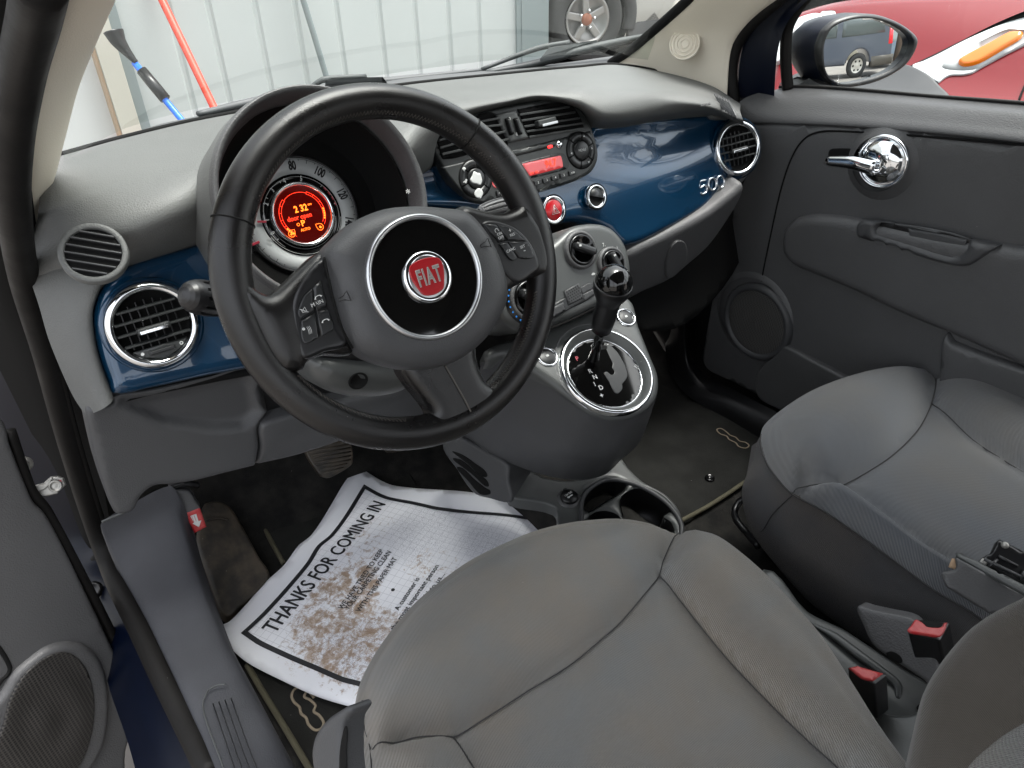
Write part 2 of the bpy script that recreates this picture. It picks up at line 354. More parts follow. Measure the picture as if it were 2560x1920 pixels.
# blue fascia
panel('fascia_panel',FA,[(865,384),(935,359),(1100,315),(1285,275),(1400,261),(1500,253),(1560,251),(1592,264),(1609,300),(1612,345),(1600,385),(1580,404),(1522,447),(1434,496),(1345,532),(1300,498),(1240,482),(1180,485),(1100,472),(1000,452),(930,446),(868,440)],BLUE,dash,r=.014,e=.012,depth=.03,step=.011,
  hf=lambda x,y:-1.3*max(0,y+.035)**2+.003*math.cos((x-.15)*5)+.0035*math.sin(y*24+x*3)-.006*math.exp(-((x-.36)/.09)**2-((y-.05)/.022)**2))
panel('fascia_panel',FA,[(455,524),(400,538),(330,556),(262,583),(220,622),(202,670),(204,720),(216,775),(232,820),(244,850),(330,836),(450,810),(575,785),(620,760),(700,600),(620,560)],BLUE,dash,r=.016,e=.012,depth=.03,step=.009,hf=lambda x,y:.002*math.sin(y*26)-1.0*max(0,y-.0)**2)
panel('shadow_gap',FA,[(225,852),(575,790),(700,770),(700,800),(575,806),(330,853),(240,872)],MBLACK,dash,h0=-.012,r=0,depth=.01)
# defroster outlet, left top
DF=Fr(w(202,548,'z',.728)+V((0,-.006,.003)),(-.08,-.74,.67)); 
lathe('defroster_vent',DF,[(.0272,-.004),(.0275,.001),(.0285,.0022),(.0325,.0022),(.0338,.001),(.034,-.008)],PAD,dash)
lathe('vent_shade_backing',DF,[(1e-5,-.0015),(.0275,-.0015)],MBLACK,dash)  # black disc stands in for the shade inside the outlet
for k in range(6):
    o=-.0215+.0086*k; L=math.sqrt(.0272**2-o*o); a=-.50
    boxf('vent_slat',DF,-math.sin(a)*o,math.cos(a)*o,.0005,2*L,.0016,.004,MID,dash,rot=a,bev=.0003)
# small defroster at right pad corner
for k in range(6):
    a=w(1541+k*6,206+k*3,'z',.735);b=w(1560+k*6,240+k*4,'z',.718)
    tube('vent_slat',[a+V((0,-.002,.003)),b+V((0,-.002,.003))],.0015,DARK,dash,seg=6,n=2)
AB=Fr(w(1523,228,'z',.7335),(0,-.5,.87)); text('AIRBAG',AB,0,0,.007,DARK,dash,h=.002,ext=.0006,rot=.0)
# round side air vents
def round_vent(fr,R,tagside,rot=0):
    lathe('vent_bezel',fr,[(R*1.19,0),(R*1.22,.004),(R*1.17,.006)],BLUE,dash)
    vb=lathe('vent_ring',fr,[(R*.86,.004)]+[(R*.98+R*.12*math.cos(a),.006+R*.16*math.sin(a)) for a in [math.pi*(1-k/10) for k in range(11)]]+[(R*1.1,-.004)],CHR,dash,seg=64)
    lathe('vent_shade_backing',fr,[(R*.88,.006),(R*.82,-.001),(1e-5,-.001)],MBLACK,dash)  # shallow black dish, its colour gives the vent its dark depth
    for k in range(7):
        x=-R*.6+R*.2*k; L=math.sqrt(max(0,(R*.84)**2-x*x))
        boxf('vent_vane',fr,x,0,.003,.0012,2*L*.8,.003,BLACK,dash,bev=0)
    for y in (.5,.22,-.06,-.36):
        L=math.sqrt((R*.86)**2-(y*R)**2)
        boxf('vent_slat',fr,0,y*R,.0068,2*L,.0024,.0085,FACE,dash,rot=rot,tilt=.12,bev=.0006)
    if tagside:
        panel('vent_shutter_plate',fr,[(-R*.66,-R*.52,'c'),(R*.66,-R*.52,'c'),(R*.5,-R*.7),(0,-R*.86),(-R*.5,-R*.7)],FACE,dash,local=True,h0=.006,r=.001,depth=.002)
        th=boxf('vent_thumbwheel',fr,0,-R*.66,.0085,.03,.0055,.005,BTN,dash,bev=.0015)
        lathe('open_mark',fr,[(.0012,.0078),(.0022,.0078)],WHT,dash,cx=R*.48,cy=-R*.63,seg=16)
        lathe('closed_mark',fr,[(1e-5,.0078),(.002,.0078)],WHT,dash,cx=-R*.47,cy=-R*.62,seg=16)
    t=boxf('vent_tab',fr,-.001,-.06*R,.013,R*.78,R*.17,.008,FACE,dash,bev=.002)
    boxf('tab_chrome_strip',fr,-.001,-.09*R,.018,R*.68,R*.09,.002,CHR,t if False else dash,bev=.0008)
x,y=FA.px(328,701,.012); round_vent(FA.sub(x,y,.0165,.0),.048,True)
x,y=FA.px(1583,322,.012); f2=Fr(FA.at(x,y,.018),(-.25,-c20,s20)); round_vent(f2,.047,False)
# lower dash: driver's knee panel and its neighbour
LD=Fr((-.5,.262,.5),(0,-1,.05))
SCP=[LD.px(*q) for q in ((225,850),(262,872),(352,911),(457,926),(520,922),(575,900))]
def scoop(x,y):
    yc=float(np.interp(x,[q[0] for q in SCP],[q[1] for q in SCP])); t=min(1,max(0,(y-yc+.004)/.016)); return -.013*t*t*(3-2*t)+.006*math.exp(-((y+.17)/.04)**2)
panel('knee_panel',LD,[(186,898,'c'),(190,877),(242,866),(243,853),(330,840),(450,812),(533,791),(562,820,'c'),(577,888,'c'),(560,910),(555,925),(557,960),(549,1003,'c'),(480,1020),(422,1035),(369,1043),(330,1047),(302,1070),(288,1098),(270,1106),(246,1104),(211,1011)],MID,dash,r=.008,e=.008,depth=.05,step=.006,hf=scoop)
LD2=Fr((-.35,.25,.45),(0,-1,-.12))
panel('column_side_panel',LD2,[(552,1000,'c'),(560,960),(558,928),(566,912),(620,893),(700,868),(800,845),(905,815),(960,860),(900,900),(820,925),(740,948),(640,980)],MID,dash,r=.006,e=.006,depth=.04,hf=lambda x,y:.006*math.exp(-((y+.05)/.03)**2))
panel('column_recess',LD2,[(556,800),(660,790),(900,790),(960,850),(700,900),(600,900),(570,905)],BLACK,dash,h0=-.02,r=.002,depth=.01)
tube('loose_cable',[w(584,846,'y',.23),w(600,868,'y',.225),(w(622,868,'y',.22)),w(646,862,'y',.22)],.003,BLACK,dash)
# right lower dash (glovebox skirt)
GL=Fr((.35,.25,.5),(0,-.97,-.22))
panel('glovebox_lower',GL,[(1340,560),(1345,540),(1434,497),(1522,450),(1580,405),(1598,392),(1590,425),(1560,475),(1522,527),(1484,562),(1434,601),(1380,625),(1340,640)],DARK,dash,r=.012,e=.014,depth=.06)
panel('round_flap',GL,[(1441,600),(1438,570),(1448,535),(1463,520),(1480,525),(1484,550),(1475,575),(1455,596)],DARK,dash,h0=.0165,r=.002,depth=.0025)
panel('undertray',Fr((.3,.3,.46),(0,-.5,.2)),[(1340,600),(1500,560),(1620,410),(1600,560),(1480,700),(1350,700)],MBLACK,dash,h0=-.02,r=0,depth=.005)
# -------- radio and centre vents
RD=Fr((0,.2814,.613),(0,-c20,s20)); H=.022
def rz(x,y): return (907.3+.19531*x,198.7+.19531*y)
def RZ(*p): return [rz(*q[:2])+tuple(q[2:]) for q in p]
FO=RZ((120,450),(125,600),(230,810),(400,1060),(560,1200),(700,1240),(900,1220),(1330,1105),(1700,990),(1880,890),(1950,760),(1950,620),(1890,415),(1800,250),(1700,130),(1550,80),(1300,100),(900,175),(560,250),(200,400))
panel('centre_stack_frame',RD,FO,FACE,dash,h0=H-.004,r=.004,e=.004,depth=.03,step=.012)
inner=RZ((235,830,'c'),(400,1045),(560,1190),(700,1222),(1330,1088),(1690,975),(1860,880),(1932,760),(1935,620),(1878,430,'c'),(1300,575),(700,720))
rad=panel('radio_face',RD,inner,FACE,dash,h0=H+.001,r=.003,e=.003,depth=.004,step=.01)
def sh(nm,pts,m,h,r=.001,dep=.002,e=None,par=dash,st=None): return panel(nm,RD,RZ(*pts),m,par,h0=H+h,r=r,e=e,depth=dep,step=st)
sh('vent_shade_backing',[(185,470),(560,285),(835,240),(980,570),(700,640),(265,745),(215,620)],MBLACK,.001)  # black sheets on the frame stand in for shade inside both openings
sh('vent_shade_backing',[(1075,192,'c'),(1400,130),(1560,115),(1680,150),(1760,260),(1810,385,'c'),(1215,510,'c')],MBLACK,.001)
for a,b in (((200,535),(420,470)),((210,620),(500,535)),((235,690),(560,615)),((300,400),(870,290)),((560,400),(900,365)),((700,500),(940,435)),((780,575),(970,520))): bar('vent_slat',RD,rz(*a),rz(*b),.0032,.008,FACE,dash,h=H+.0045,tilt=.1)
for a,b in (((1090,255),(1640,165)),((1110,320),(1705,225)),((1140,385),(1755,290)),((1165,440),(1795,345)),((1195,500),(1800,400))): bar('vent_slat',RD,rz(*a),rz(*b),.0032,.008,FACE,dash,h=H+.0045,tilt=.1)
sh('centre_strip',[(835,245,'c'),(1050,200,'c'),(1210,515,'c'),(985,565,'c')],CONS,.005,.002,.006)
for cx in (990,1083):
    x,y=RD.px(*rz(cx,380),H+.01); boxf('vent_thumbwheel',RD,x,y,H+.0095,.0075,.026,.006,MBLACK,dash,bev=.003,rot=.12); boxf('thumbwheel',RD,x,y,H+.0115,.0045,.021,.006,BTN,dash,bev=.0022,rot=.12)
x,y=RD.px(*rz(998,292),H+.01);lathe('open_mark',RD,[(.0012,.0),(.0021,.0)],WHT,dash,cx=x,cy=y,h=H+.0078,seg=16)
x,y=RD.px(*rz(1082,463),H+.01);lathe('closed_mark',RD,[(1e-5,.0),(.0026,.0)],WHT,dash,cx=x,cy=y,h=H+.0078,seg=16)
x,y=RD.px(*rz(1430,345),H+.018); boxf('vent_tab',RD,x-.002,y+.003,H+.012,.036,.010,.012,FACE,dash,bev=.002,rot=.02); boxf('tab_chrome_strip',RD,x+.001,y-.001,H+.0185,.031,.004,.002,SAT,dash,bev=.0008,rot=.02)
# cd slot, eject knob, display
sh('cd_slot',[(1050,682,'c'),(1490,580,'c'),(1492,603,'c'),(1052,712,'c')],MBLACK,.0045,.0,.001,0)
sh('disc_glow',[(1415,597),(1462,588),(1465,610),(1418,620)],mat('slot_light',(.3,0,0),.5,emit=(1,.02,.02),es=1.2),.0052,0,.0005,0)
x,y=RD.px(*rz(1548,578),H+.006);lathe('eject_knob',RD,domeprof(.0062,.004),CHR,dash,cx=x,cy=y,h=H+.004,seg=24)
sh('display_recess',[(1085,790,'c'),(1540,675),(1600,690),(1650,800),(1625,850),(1190,960,'c')],BLACK,.0045,.001,.001,0)
dsp=sh('radio_display',[(1110,800,'c'),(1540,705),(1560,715),(1580,820),(1565,838),(1205,932,'c')],RLCD,.0055,.0015,.0015,.001)
x,y=RD.px(*rz(1445,790),H+.007); text('94.7',RD,x,y,.0165,EMR,dash,h=H+.0072,sx=.8,rot=-.02,bold=.0001)
x,y=RD.px(*rz(1240,905),H+.007); text('FM1   FM',RD,x+.004,y+.001,.004,EMR,dash,h=H+.0072)
def dial(cx,cy,R,r,parts=True,lab=None):
    x,y=RD.px(*rz(cx,cy),H+.006)
    lathe('dial_surround',RD,[(R*1.06,0),(R*1.03,.0018),(1e-5,.0018)],MBLACK,dash,cx=x,cy=y,h=H+.0035)
    for k in range(6):
        a=math.pi/3*k+.52-.27; g=.05
        lathe('ring_button',RD,[(r*1.12,0),(r*1.15,.0022),(R*.95,.0018),(R,.0)],BTN,dash,seg=10,cx=x,cy=y,h=H+.0045,a0=a+g,a1=a+math.pi/3-g)
    lathe('dial_button',RD,[(r*1.02,0),(r,.003),(r*.9,.004),(1e-5,.0035)],BTN,dash,cx=x,cy=y,h=H+.004)
    return x,y
x,y=dial(1785,645,.0285,.0148); text('MENU',RD,x,y,.0062,WHT,dash,h=H+.0083,sx=.9)
for a,b,r_ in ((-.022,-.001,math.pi/2),(.022,-.001,-math.pi/2),(.010,-.021,math.pi),(.010,.021,0)):
    panel('arrow_mark',RD.sub(x+a,y+b,0,r_),[(-.002,-.0015,'c'),(.002,-.0015,'c'),(0,.002,'c')],WHT,dash,local=True,h0=H+.0072,r=0,e=0,depth=.0003)
x,y=dial(620,955,.0275,.0145)
def blob(nm,fr,cx,cy,R,m,h,seed,par,n=11,am=.18):
    rnd=random.Random(seed); return panel(nm,fr,[(cx+R*(1+rnd.uniform(-am,am))*math.cos(2*math.pi*k/n),cy+R*(1+rnd.uniform(-am,am))*math.sin(2*math.pi*k/n)) for k in range(n)],m,par,local=True,h0=h,r=0,e=0,depth=.0003)
blob('worn_patch',RD,x,y,.0095,WHT,H+.0083,3,dash,10,.24); blob('worn_patch',RD,x-.002,y-.0225,.0072,WHT,H+.0075,5,dash,9,.12); blob('worn_patch',RD,x-.017,y+.017,.0032,WHT,H+.0075,8,dash,9,.4)
bar('mute_mark',RD,rz(478,1000),rz(510,975),.0012,.0004,WHT,dash,h=H+.0073,bev=0);bar('mute_mark',RD,rz(500,1005),rz(515,965),.003,.0004,WHT,dash,h=H+.0073,bev=0)
for k,tx in enumerate(('1','2','3','4','5','A/SB')):
    c=(1210+k*95,1030-k*27.5); x,y=RD.px(*rz(*c),H+.006)
    boxf('preset_button',RD,x,y,H+.0055,.0145,.0078,.003,BTN,dash,bev=.0012,rot=.01); text(tx,RD,x,y,.0048 if k<5 else .004,WHT,dash,h=H+.0072)
x,y=RD.px(*rz(900,1110),H+.006);boxf('preset_button',RD,x,y,H+.0055,.018,.0085,.003,BTN,dash,bev=.002);text('AUDIO',RD,x,y,.0036,WHT,dash,h=H+.0072)
x,y=RD.px(*rz(850,1000),H+.006);lathe('red_lens',RD,[(1e-5,.002),(.008,.001)],RLCD,dash,cx=x,cy=y,h=H+.004)
# hazard switch + round lock switch
x,y=FA.px(1196,453,.026); lathe('switch_rim',FA,[(.0228,-.004),(.0225,.004),(.02,.0055),(.0175,.003)],CHR,dash,cx=x,cy=y,h=.024)
lathe('switch_shadow_ring',FA,[(.0228,0),(.0245,.001)],MBLACK,dash,cx=x,cy=y,h=.026)
lathe('hazard_button',FA,domeprof(.0175,.005),RED,dash,cx=x,cy=y,h=.025)
f=FA.sub(x,y,.0); tri=[(-.0075,-.0065),(.0075,-.0065),(0,.0075)]
tube('warning_triangle',[f.at(a,b,.0302) for a,b in tri],.0006,WHT,dash,seg=6,closed=True,n=1,smoothpath=False); tube('warning_triangle',[f.at(a*.5,b*.5-.001,.0303) for a,b in tri],.0005,WHT,dash,seg=6,closed=True,n=1,smoothpath=False)
x,y=FA.px(1288,425,.026); lathe('switch_rim',FA,[(.0205,-.004),(.02,.004),(.018,.0055),(.0155,.003)],CHR,dash,cx=x,cy=y,h=.024);lathe('switch_shadow_ring',FA,[(.0205,0),(.0222,.001)],MBLACK,dash,cx=x,cy=y,h=.026)
lathe('lock_button',FA,[(.0155,.003),(.012,-.001),(1e-5,-.001)],MBLACK,dash,cx=x,cy=y,h=.024); lathe('button_half',FA,[(1e-5,.003),(.0148,.003),(.0155,0)],BTN,dash,cx=x,cy=y,h=.024,a0=-.35,a1=math.pi-.35,seg=20)
# chrome numerals on the fascia
LG=Fr(FA.P(1538,399,.016),(-.12,-c20,s20))
def loop5(fr,cx,cy,s_,h=0): 
    return [fr.at(cx+a*s_,cy+b*s_,h) for a,b in ((.32,.5),(-.3,.5),(-.36,.05),(.1,.12),(.34,-.12),(.2,-.45),(-.25,-.5),(-.4,-.35))]
def loop0(fr,cx,cy,s_,h=0,k=12): return [fr.at(cx+.42*s_*math.cos(2*math.pi*i/k),cy+.5*s_*math.sin(2*math.pi*i/k),h) for i in range(k)]
tube('chrome_numeral',loop5(LG,-.021,0,.023),.002,CHR,dash,seg=8)
tube('chrome_numeral',loop0(LG,.001,.001,.022),.002,CHR,dash,seg=8,closed=True,n=3); tube('chrome_numeral',loop0(LG,.021,.001,.022),.002,CHR,dash,seg=8,closed=True,n=3)
# -------- climate panel
HV=Fr((.03,.14,.56),(0,-math.cos(.5),math.sin(.5)))
panel('climate_panel',HV,[(1195,520),(1226,494),(1254,486),(1289,485),(1317,496),(1342,525),(1354,562),(1357,600),(1350,640),(1303,655),(1250,680),(1205,699),(1150,716),(1106,712),(1078,690),(1064,655),(1068,625),(1110,590),(1150,560)],CONS,dash,r=.012,e=.012,depth=.09,step=.008)
hh=.013
def knob(px,py,R,ang,lab):
    x,y=HV.px(px,py,hh)
    lathe('knob_collar',HV,[(R*1.32,-.004),(R*1.28,.004),(R*1.1,.006),(R*1.04,.004)],DARK,dash,cx=x,cy=y,h=hh)
    lathe('knob_base',HV,[(R*1.04,.002),(R,.007),(R*.9,.008),(R*.8,.004),(1e-5,.004)],GLOSS,dash,cx=x,cy=y,h=hh)
    boxf('control_knob',HV,x,y,hh+.012,R*1.75,R*.5,.014,BTN,dash,rot=ang,bev=.004)
    boxf('knob_pointer',HV,x+math.cos(ang)*R*.6,y+math.sin(ang)*R*.6,hh+.0193,.004,.003,.0006,WHT,dash,bev=.001); return x,y
ka=knob(1253,540,.0225,2.62,'a'); kb=knob(1320,570,.0205,1.9,'b'); kc=knob(1142,645,.0255,2.5,'c')
lathe('temperature_band',HV,[(.040,-.006),(.039,.001),(.033,.0035)],BLACK,dash,cx=kc[0],cy=kc[1],h=hh)
for k in range(10):
    a=math.radians(118+k*13.2); lathe('blue_dot',HV,[(1e-5,.0035),(.0014,.0032)],BDOT,dash,cx=kc[0]+.0358*math.cos(a),cy=kc[1]+.0358*math.sin(a),h=hh+.0005,seg=12)
x,y=HV.px(1222,532,hh); text('0',HV,x,y,.010,WHT,dash,h=hh+.0005,rot=-.2)
x,y=HV.px(1304,529,hh); text('7,',HV,x,y,.008,WHT,dash,h=hh+.0005)
x,y=HV.px(1282,595,hh); lathe('demist_mark',HV,[(.001,.0),(.0042,.0)],WHT,dash,cx=x,cy=y,h=hh+.0006,seg=12,a0=.4,a1=2.7)
x,y=HV.px(1333,535,hh); text('i',HV,x,y,.007,WHT,dash,h=hh+.0005)
x,y=HV.px(1268,513,hh); text('auto',HV,x,y,.005,WHT,dash,h=hh+.0005,rot=-.6)
panel('button_strip',HV,[(1180,668),(1198,655),(1240,632),(1268,612),(1278,612),(1284,622),(1284,636),(1270,648),(1230,668),(1190,688)],BTN,dash,h0=hh-.001,r=.002,e=.002,depth=.002)
panel('climate_button',HV,[(1253,622,'c'),(1272,612),(1281,622),(1257,635,'c')],MID,dash,h0=hh+.001,r=.001,depth=.001)
panel('climate_button',HV,[(1258,637,'c'),(1282,625),(1282,636),(1262,650,'c')],MID,dash,h0=hh+.001,r=.001,depth=.001)
panel('climate_button',HV,[(1186,669,'c'),(1217,652,'c'),(1221,668,'c'),(1190,686)],MID,dash,h0=hh+.001,r=.001,depth=.001)
panel('perforated_grille',HV,[(1220,628,'c'),(1250,612,'c'),(1260,645,'c'),(1228,660,'c')],MID,dash,h0=hh+.002,r=.001,depth=.002)
for i in range(6):
    for j in range(6):
        u=(i+.5+(j%2)*.4)/6.6; v_=(j+.5)/6; qx=1222+u*30+v_*8; qy=629-u*17+v_*32
        x,y=HV.px(qx,qy,hh+.0035); lathe('grille_hole',HV,[(1e-5,.0),(.00115,.0)],MBLACK,dash,cx=x,cy=y,h=hh+.0033,seg=8)
# -------- instrument cluster
gt=math.radians(27)
GC=Fr(hit(651,465,(0,.25,.71),(0,-math.cos(gt),math.sin(gt))),(0,-math.cos(gt),math.sin(gt)))
clus=thing('instrument_cluster','round instrument pod with white speedometer ring and orange-red lit display','instrument cluster',GC.o)
R=.128
lathe('hood_lip',GC,[(R*1.0,.085),(R*.985,.094),(R*.965,.098),(R*.93,.092),(R*.9,.06)],DARK,clus,seg=72,cx=.008,cy=.004)
lathe('cluster_hood',GC,[(R*1.02,-.06),(R*1.02,.05),(R*1.0,.085)],PAD,clus,seg=72,cx=.008,cy=.004)
lathe('hood_liner',GC,[(R*.905,.062),(R*.80,.0),(.070,-.002)],MBLACK,clus,seg=72,cx=.004,cy=.002)
lathe('gauge_base',GC,[(1e-5,0),(.1,0)],MBLACK,clus,seg=48)
SP=lathe('speedometer_ring',GC,[(.0515,.001),(.0515,.003),(.071,.003),(.0715,.001)],DIAL,clus,seg=96)
lathe('ring_edge',GC,[(.0713,.0025),(.0735,.0045),(.0752,.001)],BLACK,clus,seg=96)
def gp(zx,zy,h=.003): return GC.px(475.2+.20834*zx,302.4+.20834*zy,h)
for s_,zx,zy in (('20',300,640),('60',488,335),('80',750,277),('100',1020,362),('120',1228,578),('140',1315,845)):
    x,y=gp(zx,zy); a=math.atan2(y,x); text(s_,GC,.0612*math.cos(a),.0612*math.sin(a),.0155,BLACK,SP,rot=a-math.pi/2,h=.0033,sx=.6,bold=.0006)
text('MPH',GC,*gp(375,1135),.0075,BLACK,SP,rot=.5,h=.0033,sx=.9)
for k in range(29):
    a=math.radians(232-k*8.75)
    L=.0042 if k%2 else .002
    boxf('speed_tick',GC,(.0695-L/2)*math.cos(a),(.0695-L/2)*math.sin(a),.0033,L,.0007,.0004,BLACK,SP,rot=a,bev=0)
tube('dial_outline',[GC.at(.0696*math.cos(math.radians(a)),.0696*math.sin(math.radians(a)),.0033) for a in range(-20,236,8)],.00028,BLACK,SP,seg=5,n=2)
TA=lathe('tachometer_ring',GC,[(.040,.0045),(.0500,.0045),(.0512,.003)],GLOSS,clus,seg=96)
for rr in (.0475,):
    tube('dial_outline',[GC.at(rr*math.cos(math.radians(a)),rr*math.sin(math.radians(a)),.0048) for a in range(-40,231,8)],.00028,WHT,TA,seg=5,n=2)
for rr in (.043,.0498):
    tube('dial_outline',[GC.at(rr*math.cos(math.radians(a)),rr*math.sin(math.radians(a)),.0048) for a in range(200,352,8)],.00025,WHT,TA,seg=5,n=2)
for k in range(15):
    a=math.radians(226-k*17); 
    if k%2: boxf('tach_tick',GC,.0460*math.cos(a),.0460*math.sin(a),.0048,.003,.0006,.0003,WHT,TA,rot=a,bev=0)
for s_,zx,zy in (('0',488,1000),('1',408,845),('2',435,655),('3',525,510),('4',670,440),('5',838,432)):
    x,y=gp(zx,zy); a=math.atan2(y,x); text(s_,GC,.0450*math.cos(a),.0450*math.sin(a),.0085,WHT,TA,rot=a-math.pi/2,h=.0048,sx=.7,bold=.0002)
x,y=gp(515,1045); text('RPM\nx1000',GC,x,y,.0042,WHT,TA,rot=math.radians(228)-math.pi/2,h=.0048,sx=.8)
a=gp(300,1100);b=gp(405,1058); bar('speed_needle',GC,a,b,.0032,.0014,REDPR,clus,h=.0055,local=True)
a=gp(380,852);b=gp(475,852); bar('tach_needle',GC,a,b,.0026,.0012,REDPR,clus,h=.0065,local=True)
for k in range(4):
    a0=math.radians(2+k*9); 
    lathe('redline_mark',GC,[(.0455,.0049),(.0475,.0049)],REDPR,TA,a0=a0,a1=a0+.1,seg=3)
lathe('display_ring',GC,[(.0400,.004),(.0405,.009),(.0390,.0115),(.0372,.0115),(.0355,.008),(.0348,.006)],CHR,clus,seg=72)
DS=lathe('trip_display',GC,[(1e-5,.0068),(.0352,.0066)],DISP,clus,seg=48)
q=lambda zx,zy:gp(zx,zy,.007)
text('2 32',GC,*q(838,712),.0115,EMO,DS,h=.0071,sx=.85,bold=.0002); text('am',GC,*q(928,664),.0042,EMO,DS,h=.0071)
text('door open',GC,*q(826,800),.0088,EMR,DS,h=.0071,sx=.85,bold=.00005); text('P',GC,*q(862,865),.0105,EMO,DS,h=.0071,bold=.0001); text('AUTO',GC,*q(888,927),.005,EMO,DS,h=.0071,sx=.9)
x,y=q(812,877); tube('snow_mark',[GC.at(x+.0018*math.cos(k*math.pi/3),y+.0018*math.sin(k*math.pi/3),.0072) for k in range(6)],.0003,EMO,DS,seg=5,closed=True,n=1)
def arc(r,a0,a1,m=EMR,t=.00028,nm='display_arc'): tube(nm,[GC.at(r*math.cos(math.radians(a0+(a1-a0)*k/12)),r*math.sin(math.radians(a0+(a1-a0)*k/12)),.0072) for k in range(13)],t,m,DS,seg=5,n=2)
arc(.0275,62,128);arc(.0295,130,236);arc(.0265,128,230);arc(.0290,-38,62);arc(.0262,-34,62)
for a in (130,147,165,183,200,62,44,22,5):
    tube('display_arc',[GC.at(.0262*math.cos(math.radians(a)),.0262*math.sin(math.radians(a)),.0072),GC.at(.0295*math.cos(math.radians(a)),.0295*math.sin(math.radians(a)),.0072)],.00025,EMR,DS,seg=5,n=1,smoothpath=False)
for a in list(range(206,228,6))+list(range(-24,2,6)):
    lathe('gauge_segment',GC,[(.0268,.0073),(.029,.0073)],EMO,DS,a0=math.radians(a),a1=math.radians(a+4.5),seg=3)
for zx,zy,rt in ((745,972,2.3),(1038,900,-2.3)):
    x,y=q(zx,zy); f=GC.sub(x,y,.0072,rt); tube('gauge_symbol',[f.at(.0042*math.cos(t)*(1 if k else 1),.0042*math.sin(t),0) for k,t in enumerate([math.radians(-40+26*i) for i in range(11)])]+[f.at(0,-.0065,0)],.0003,EMO,DS,seg=5,closed=True,n=1,smoothpath=False); boxf('gauge_symbol',f,0,.0005,0,.0022,.003,.0002,EMO,DS,bev=0)
x,y=GC.px(857,432,.06); text('*',GC,x,y,.014,WHT,clus,h=.099) 
# lower lip of the cluster and shroud
ks=thing('steering_column_shroud','grey plastic steering column shroud with round key hole, below the wheel hub','column cover',(-.33,.12,.56))
KS=Fr((-.33,.10,.56),(0,-.95,.30))
panel('shroud_lower',KS,[(655,772),(690,752),(780,748),(870,775),(885,810),(868,838),(820,854),(760,856),(705,843),(668,818)],CONS,ks,r=.03,e=.035,depth=.09,step=.007)
x,y=KS.px(774,823,.036); 
lathe('key_hole',KS,[(.0125,.0005),(.0105,.002),(.0095,-.0005),(1e-5,-.0005)],MBLACK,ks,cx=x,cy=y,h=.0352,sy=.8)
panel('shroud_upper',Fr((-.33,.15,.66),(0,-.8,.6)),[(590,700),(640,640),(760,560),(900,480),(1000,470),(1060,520),(1080,640),(1000,760),(800,790),(650,770)],BLACK,ks,r=.03,e=.03,depth=.08)
# stalks
def stalk(name,label,tip,base,mid,r,m):
    s=thing(name,label,'control stalk',base,group=None)
    tube('stem',[base,mid],[.008,.007],m,s,n=2)
    ax=(tip-mid).normalized(); f=Fr(mid,ax,(0,0,1)); L=(tip-mid).length
    vs=[];K=72;prof=[(0,.5),(.06,.72),(.12,.82),(.18,.88),(.3,.96),(.4,1),(.5,1.02),(.62,1.02),(.7,1.0),(.76,.96),(.82,.9),(.88,.8),(.93,.64),(.97,.45),(.99,.25),(1,.02)]
    rows=[]
    for t,k in prof:
        rows.append([tuple(f.at(math.cos(2*math.pi*i/K)*r*k*(1-.17*(i%6<2)*(.08<t<.75)),math.sin(2*math.pi*i/K)*r*k*(1-.17*(i%6<2)*(.08<t<.75)),t*L)) for i in range(K)])
    grid_mesh('ribbed_knob',rows,m,s,closed=True,smooth=False)
    return s
stalk('indicator_stalk','ribbed black control stalk sticking out left of the steering wheel','',V((0,0,0)),V((0,0,0)),0,BLACK) if False else None
t_=w(394,637,'y',.10); m_=w(505,652,'y',.13); b_=w(640,690,'y',.16)
stalk('column_stalk','ribbed black stalk sticking out left of the wheel rim over the round vent',t_,b_,m_,.0185,BLACK)
t_=w(1106,443,'y',.10); m_=w(1035,462,'y',.10); b_=w(960,500,'y',.11)
stalk('column_stalk','short ribbed grey stalk tip just left of the red hazard button',t_,b_,m_,.0125,DARK)
# ================= STEERING WHEEL =================
WO=V((-.33072,0,.72441)); wt=math.radians(27.248)
W=Fr(WO,(0,-math.cos(wt),math.sin(wt)))
sw=thing('steering_wheel','black leather three-spoke steering wheel with round chrome-ringed hub and red badge','steering wheel',WO)
def rimr(a):
    d=math.degrees(a)%360; r_=.0172
    for c,wd,am in ((160,26,.0018),(20,26,.0018),(270,22,.0010)):
        dd=abs((d-c+180)%360-180); r_+=am*math.exp(-(dd/wd)**2)
    return r_
K=144; rows=[]
for i in range(K):
    a=2*math.pi*i/K; rr=rimr(a)
    rows.append([tuple(W.at((.1698+rr*math.cos(b))*math.cos(a),(.1698+rr*math.cos(b))*math.sin(a),rr*1.03*math.sin(b))) for b in [2*math.pi*j/24 for j in range(24)]])
rows.append(rows[0]); grid_mesh('rim',rows,LEATH,sw,closed=True)
for a in (150,44,-46+0,232) :
    a=math.radians(a); rr=rimr(a)+.0002
    if abs(math.degrees(a)-232)<1 or abs(math.degrees(a)+46)<1: continue
    tube('rim_seam',[W.at((.1698+rr*math.cos(b))*math.cos(a),(.1698+rr*math.cos(b))*math.sin(a),rr*1.03*math.sin(b)) for b in [2*math.pi*j/16 for j in range(16)]],.0009,MBLACK,sw,seg=6,closed=True,n=2)
